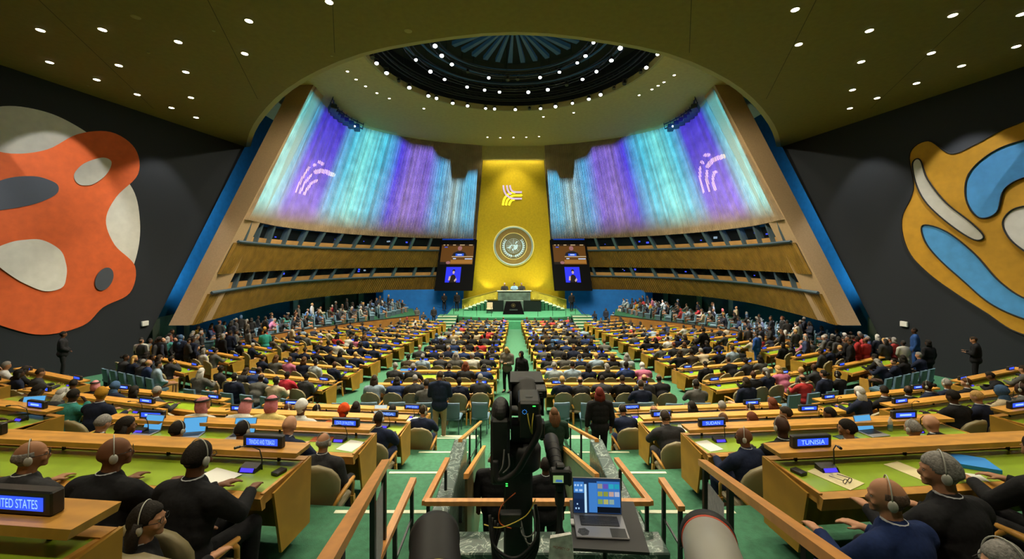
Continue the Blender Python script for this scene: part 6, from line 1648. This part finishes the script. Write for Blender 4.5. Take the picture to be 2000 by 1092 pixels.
# downlights over the rear terraces; the last is a fill added behind the camera
for (x,y,w) in ((-5,5.5,1),(5.5,5.5,1),(-9.5,8.5,1),(10,8.5,1),(0.2,9.5,.8),(-3.2,1.0,.7),(3.8,1.0,.7),(0.3,-1.0,.8)):
    spot((x,y,ZC-.06),(x*.9,y+.5,-4),1350*w,110,.8,(1,.88,.62),.2,'terrace_downlight_or_fill')
# wall washers on the murals
for side in (-1,1):
    for s_ in (9,13,17,21):
        p=wallpt(side,s_,0); spot((p[0]-side*2.2,s_,ZC-.1),(p[0]+side*.1,s_,-.5),(1500 if s_<20 else 650),64,.5,(1,.97,.92),.08,'mural_washer')
    spot((side*19.5,21.8,-.8),(side*21,28,2),2600,130,.9,(.45,.75,1),.1,'recess_fill_light'); spot((side*19.3,24.3,5.0),(side*21,31,3),1900,130,.9,(.45,.75,1),.1,'recess_fill_light')  # unseen lamps added behind the wall end to brighten the blue recess
    # fins and fascias
    spot((side*3,14,11.4),(side*17.5,24,2),2600,55,.8,(1,.82,.6),.3,'fin_light')
    spot((side*4.5,22,11.9),(side*15,36,-2.5),2600,80,.8,WC,.3,'fascia_light')
    # gallery seats under the balcony
    for y,x in ((26,17.2),(32,17),(38,14.5)):
        spot((side*x,y,-3.45),(side*x*.97,y,-6),420,150,.6,(.9,.97,1),.15,'gallery_light')
    spot((side*3.0,43.0,-3.6),(side*1.8,44.4,-.5),420,110,.9,(1,.85,.2),.2,'gold_uplight')
spot((.2,40.2,11.9),(.2,44.2,3),2600,75,.8,(1,.86,.4),.3,'gold_wash')
spot((.2,33,11.8),(.2,41,-5),5200,50,.7,(.9,1,.85),.3,'stage_light')

al=bpy.data.lights.new('gold_cove','AREA'); al.shape='RECTANGLE'; al.size=6.2; al.size_y=.06; al.energy=95; al.color=(1,.88,.45)
ao=bpy.data.objects.new('gold_cove',al); C.objects.link(ao); ao.location=(GX,42.75,10.75+Z0); ao.rotation_euler=(R(28),0,0)
# colour projectors: beams patterned by direction only
def projector(side):
    l=bpy.data.lights.new('colour_projector','SPOT'); l.energy=PROJ; l.spot_size=R(125); l.spot_blend=.1; l.shadow_soft_size=.02
    o=bpy.data.objects.new('colour_projector',l); C.objects.link(o); o.location=(.05,-.3,.9+Z0); o.rotation_euler=(R(90),0,0)
    l.use_nodes=True; N=l.node_tree.nodes; L=l.node_tree.links; emn=N['Emission']
    tc=N.new('ShaderNodeTexCoord'); sx=N.new('ShaderNodeSeparateXYZ'); L.new(tc.outputs['Normal'],sx.inputs[0])
    def math_(op,a,b=None,c=None,clamp=False):
        m=N.new('ShaderNodeMath'); m.operation=op; m.use_clamp=clamp
        for i,v in enumerate((a,b,c)):
            if v is None: continue
            if isinstance(v,(int,float)): m.inputs[i].default_value=v
            else: L.new(v,m.inputs[i])
        return m.outputs[0]
    az=math_('ABSOLUTE',sx.outputs['Z'])
    gx=math_('MULTIPLY',math_('DIVIDE',sx.outputs['X'],az),SGX*side)
    gz=math_('MULTIPLY',math_('DIVIDE',sx.outputs['Y'],az),SGY)
    gz=math_('ADD',gz,.022)                # projector stands a little above eye level
    a=math_('DIVIDE',gx,math_('SUBTRACT',1.488,gz))
    a2=math_('MULTIPLY',a,2.0)
    cr_=N.new('ShaderNodeValToRGB'); L.new(a2,cr_.inputs['Fac']); e=cr_.color_ramp.elements
    cy=(.035,.44,1,1); cy2=(.07,.50,.9,1); pu=(.035,.03,1,1); bl=(.02,.30,.9,1); br=(.16,.18,.45,1)
    stops=[(.12,(.10,.35,.8,1)),(.17,(.05,.42,1,1)),(.22,(.2,.4,.6,1)),(.28,(.05,.35,1,1)),(.33,(.12,.10,.9,1)),(.40,(.14,.12,.8,1)),(.455,pu),(.49,(.04,.3,1,1)),(.525,cy),(.60,(.10,.62,1,1)),(.66,cy),(.695,(.05,.3,1,1)),(.72,pu),(.83,pu),(.86,(.04,.35,1,1)),(.89,cy2),(.99,(.07,.45,.55,1))]
    e[0].position=stops[0][0]; e[0].color=stops[0][1]; e[1].position=stops[-1][0]; e[1].color=stops[-1][1]
    for p,c in stops[1:-1]: x=e.new(p); x.color=c
    # stepped upper edge
    th=N.new('ShaderNodeValToRGB'); L.new(a2,th.inputs['Fac']); th.color_ramp.interpolation='LINEAR'; e=th.color_ramp.elements
    T=[(.10,.232),(.175,.226),(.185,.207),(.235,.207),(.25,.252),(.30,.262),(.33,.285),(.42,.292),(.50,.318),(.62,.332),(.83,.377),(.97,.43)]
    e[0].position=T[0][0]; e[0].color=(T[0][1],)*3+(1,); e[1].position=T[-1][0]; e[1].color=(T[-1][1],)*3+(1,)
    for p,c in T[1:-1]: x=e.new(p); x.color=(c,c,c,1)
    up=math_('MULTIPLY',math_('SUBTRACT',th.outputs['Color'],gz),55,clamp=True)
    lo_edge=math_('MULTIPLY_ADD',a,.10,.052)
    lo=math_('MULTIPLY_ADD',math_('SUBTRACT',gz,lo_edge),20.0,.15,clamp=True)
    on=math_('MULTIPLY',math_('GREATER_THAN',a,.0685),math_('LESS_THAN',a,.466))
    nt=N.new('ShaderNodeTexNoise'); nt.noise_dimensions='1D'; nt.inputs['Scale'].default_value=130; nt.inputs['Detail'].default_value=3; L.new(a,nt.inputs['W'])
    st=math_('MULTIPLY_ADD',nt.outputs['Fac'],1.3,.2,clamp=False)
    stn=math_('MAXIMUM',st,.12)
    # falloff compensation: brighter far away near the centre
    f=math_('MULTIPLY',math_('MULTIPLY',up,lo),math_('MULTIPLY',on,stn))
    g=N.new('ShaderNodeMapRange'); g.inputs['From Min'].default_value=.06; g.inputs['From Max'].default_value=.45; g.inputs['To Min'].default_value=1.35; g.inputs['To Max'].default_value=.75; L.new(a,g.inputs['Value'])
    f=math_('MULTIPLY',f,g.outputs[0])
    L.new(cr_.outputs['Color'],emn.inputs['Color']); L.new(f,emn.inputs['Strength'])
SGX=1; SGY=1; PROJ=430000
projector(-1); projector(1)

GRP={'desk':'delegate desks in curved rows','chair':'chairs of the assembly hall','name sign':'blue-lit country signs on the desks','microphone':'microphone consoles on the desks','person':'people attending the assembly','laptop':'laptops on the desks','paper':'papers on the desks','railing':'wooden handrails around the passage','spotlight':'spotlights of the dome','camera lens':'long press lenses','tripod':'monopods under the lenses','screen':'hanging video screens','notice':'sheets hung on the handrails','truss':'circular trusses in the dome','panel':'passage side panels','stairs':'lit rostrum stairs','mural':'abstract wall murals','partition':'side gallery partitions','projector':'projector racks','projected logo':'projected logos','folder':'folders on the desks','wall panel':'small wall panels','voting unit':'voting units'}
for o_ in list(bpy.data.objects):
    if o_.parent is None and o_.get('category') in GRP and 'group' not in o_ and o_.get('kind')!='stuff': o_['group']=GRP[o_['category']]
w=bpy.data.worlds.new('World'); bpy.context.scene.world=w; w.use_nodes=True
w.node_tree.nodes['Background'].inputs[0].default_value=(.55,.6,.5,1); w.node_tree.nodes['Background'].inputs[1].default_value=.05

# ------------------------------------------------------------------ camera
cam=bpy.data.cameras.new('camera'); cam.sensor_width=36; cam.lens=36*F/2000; cam.shift_y=-(546-HY)/2000*-1*-1
cam.clip_start=.05; cam.clip_end=300
co=bpy.data.objects.new('camera',cam); C.objects.link(co); co.location=(0,0,Z0); co.rotation_euler=(R(90),0,0)
bpy.context.scene.camera=co
sc=bpy.context.scene
sc.view_settings.view_transform='Standard'; sc.view_settings.look='None'; sc.view_settings.exposure=0
sc.cycles.max_bounces=6; sc.cycles.diffuse_bounces=3; sc.cycles.glossy_bounces=2; sc.cycles.transmission_bounces=2; sc.cycles.transparent_max_bounces=8
sc.cycles.sample_clamp_indirect=3; sc.cycles.sample_clamp_direct=12; sc.cycles.caustics_reflective=False; sc.cycles.caustics_refractive=False
sc.cycles.use_denoising=True
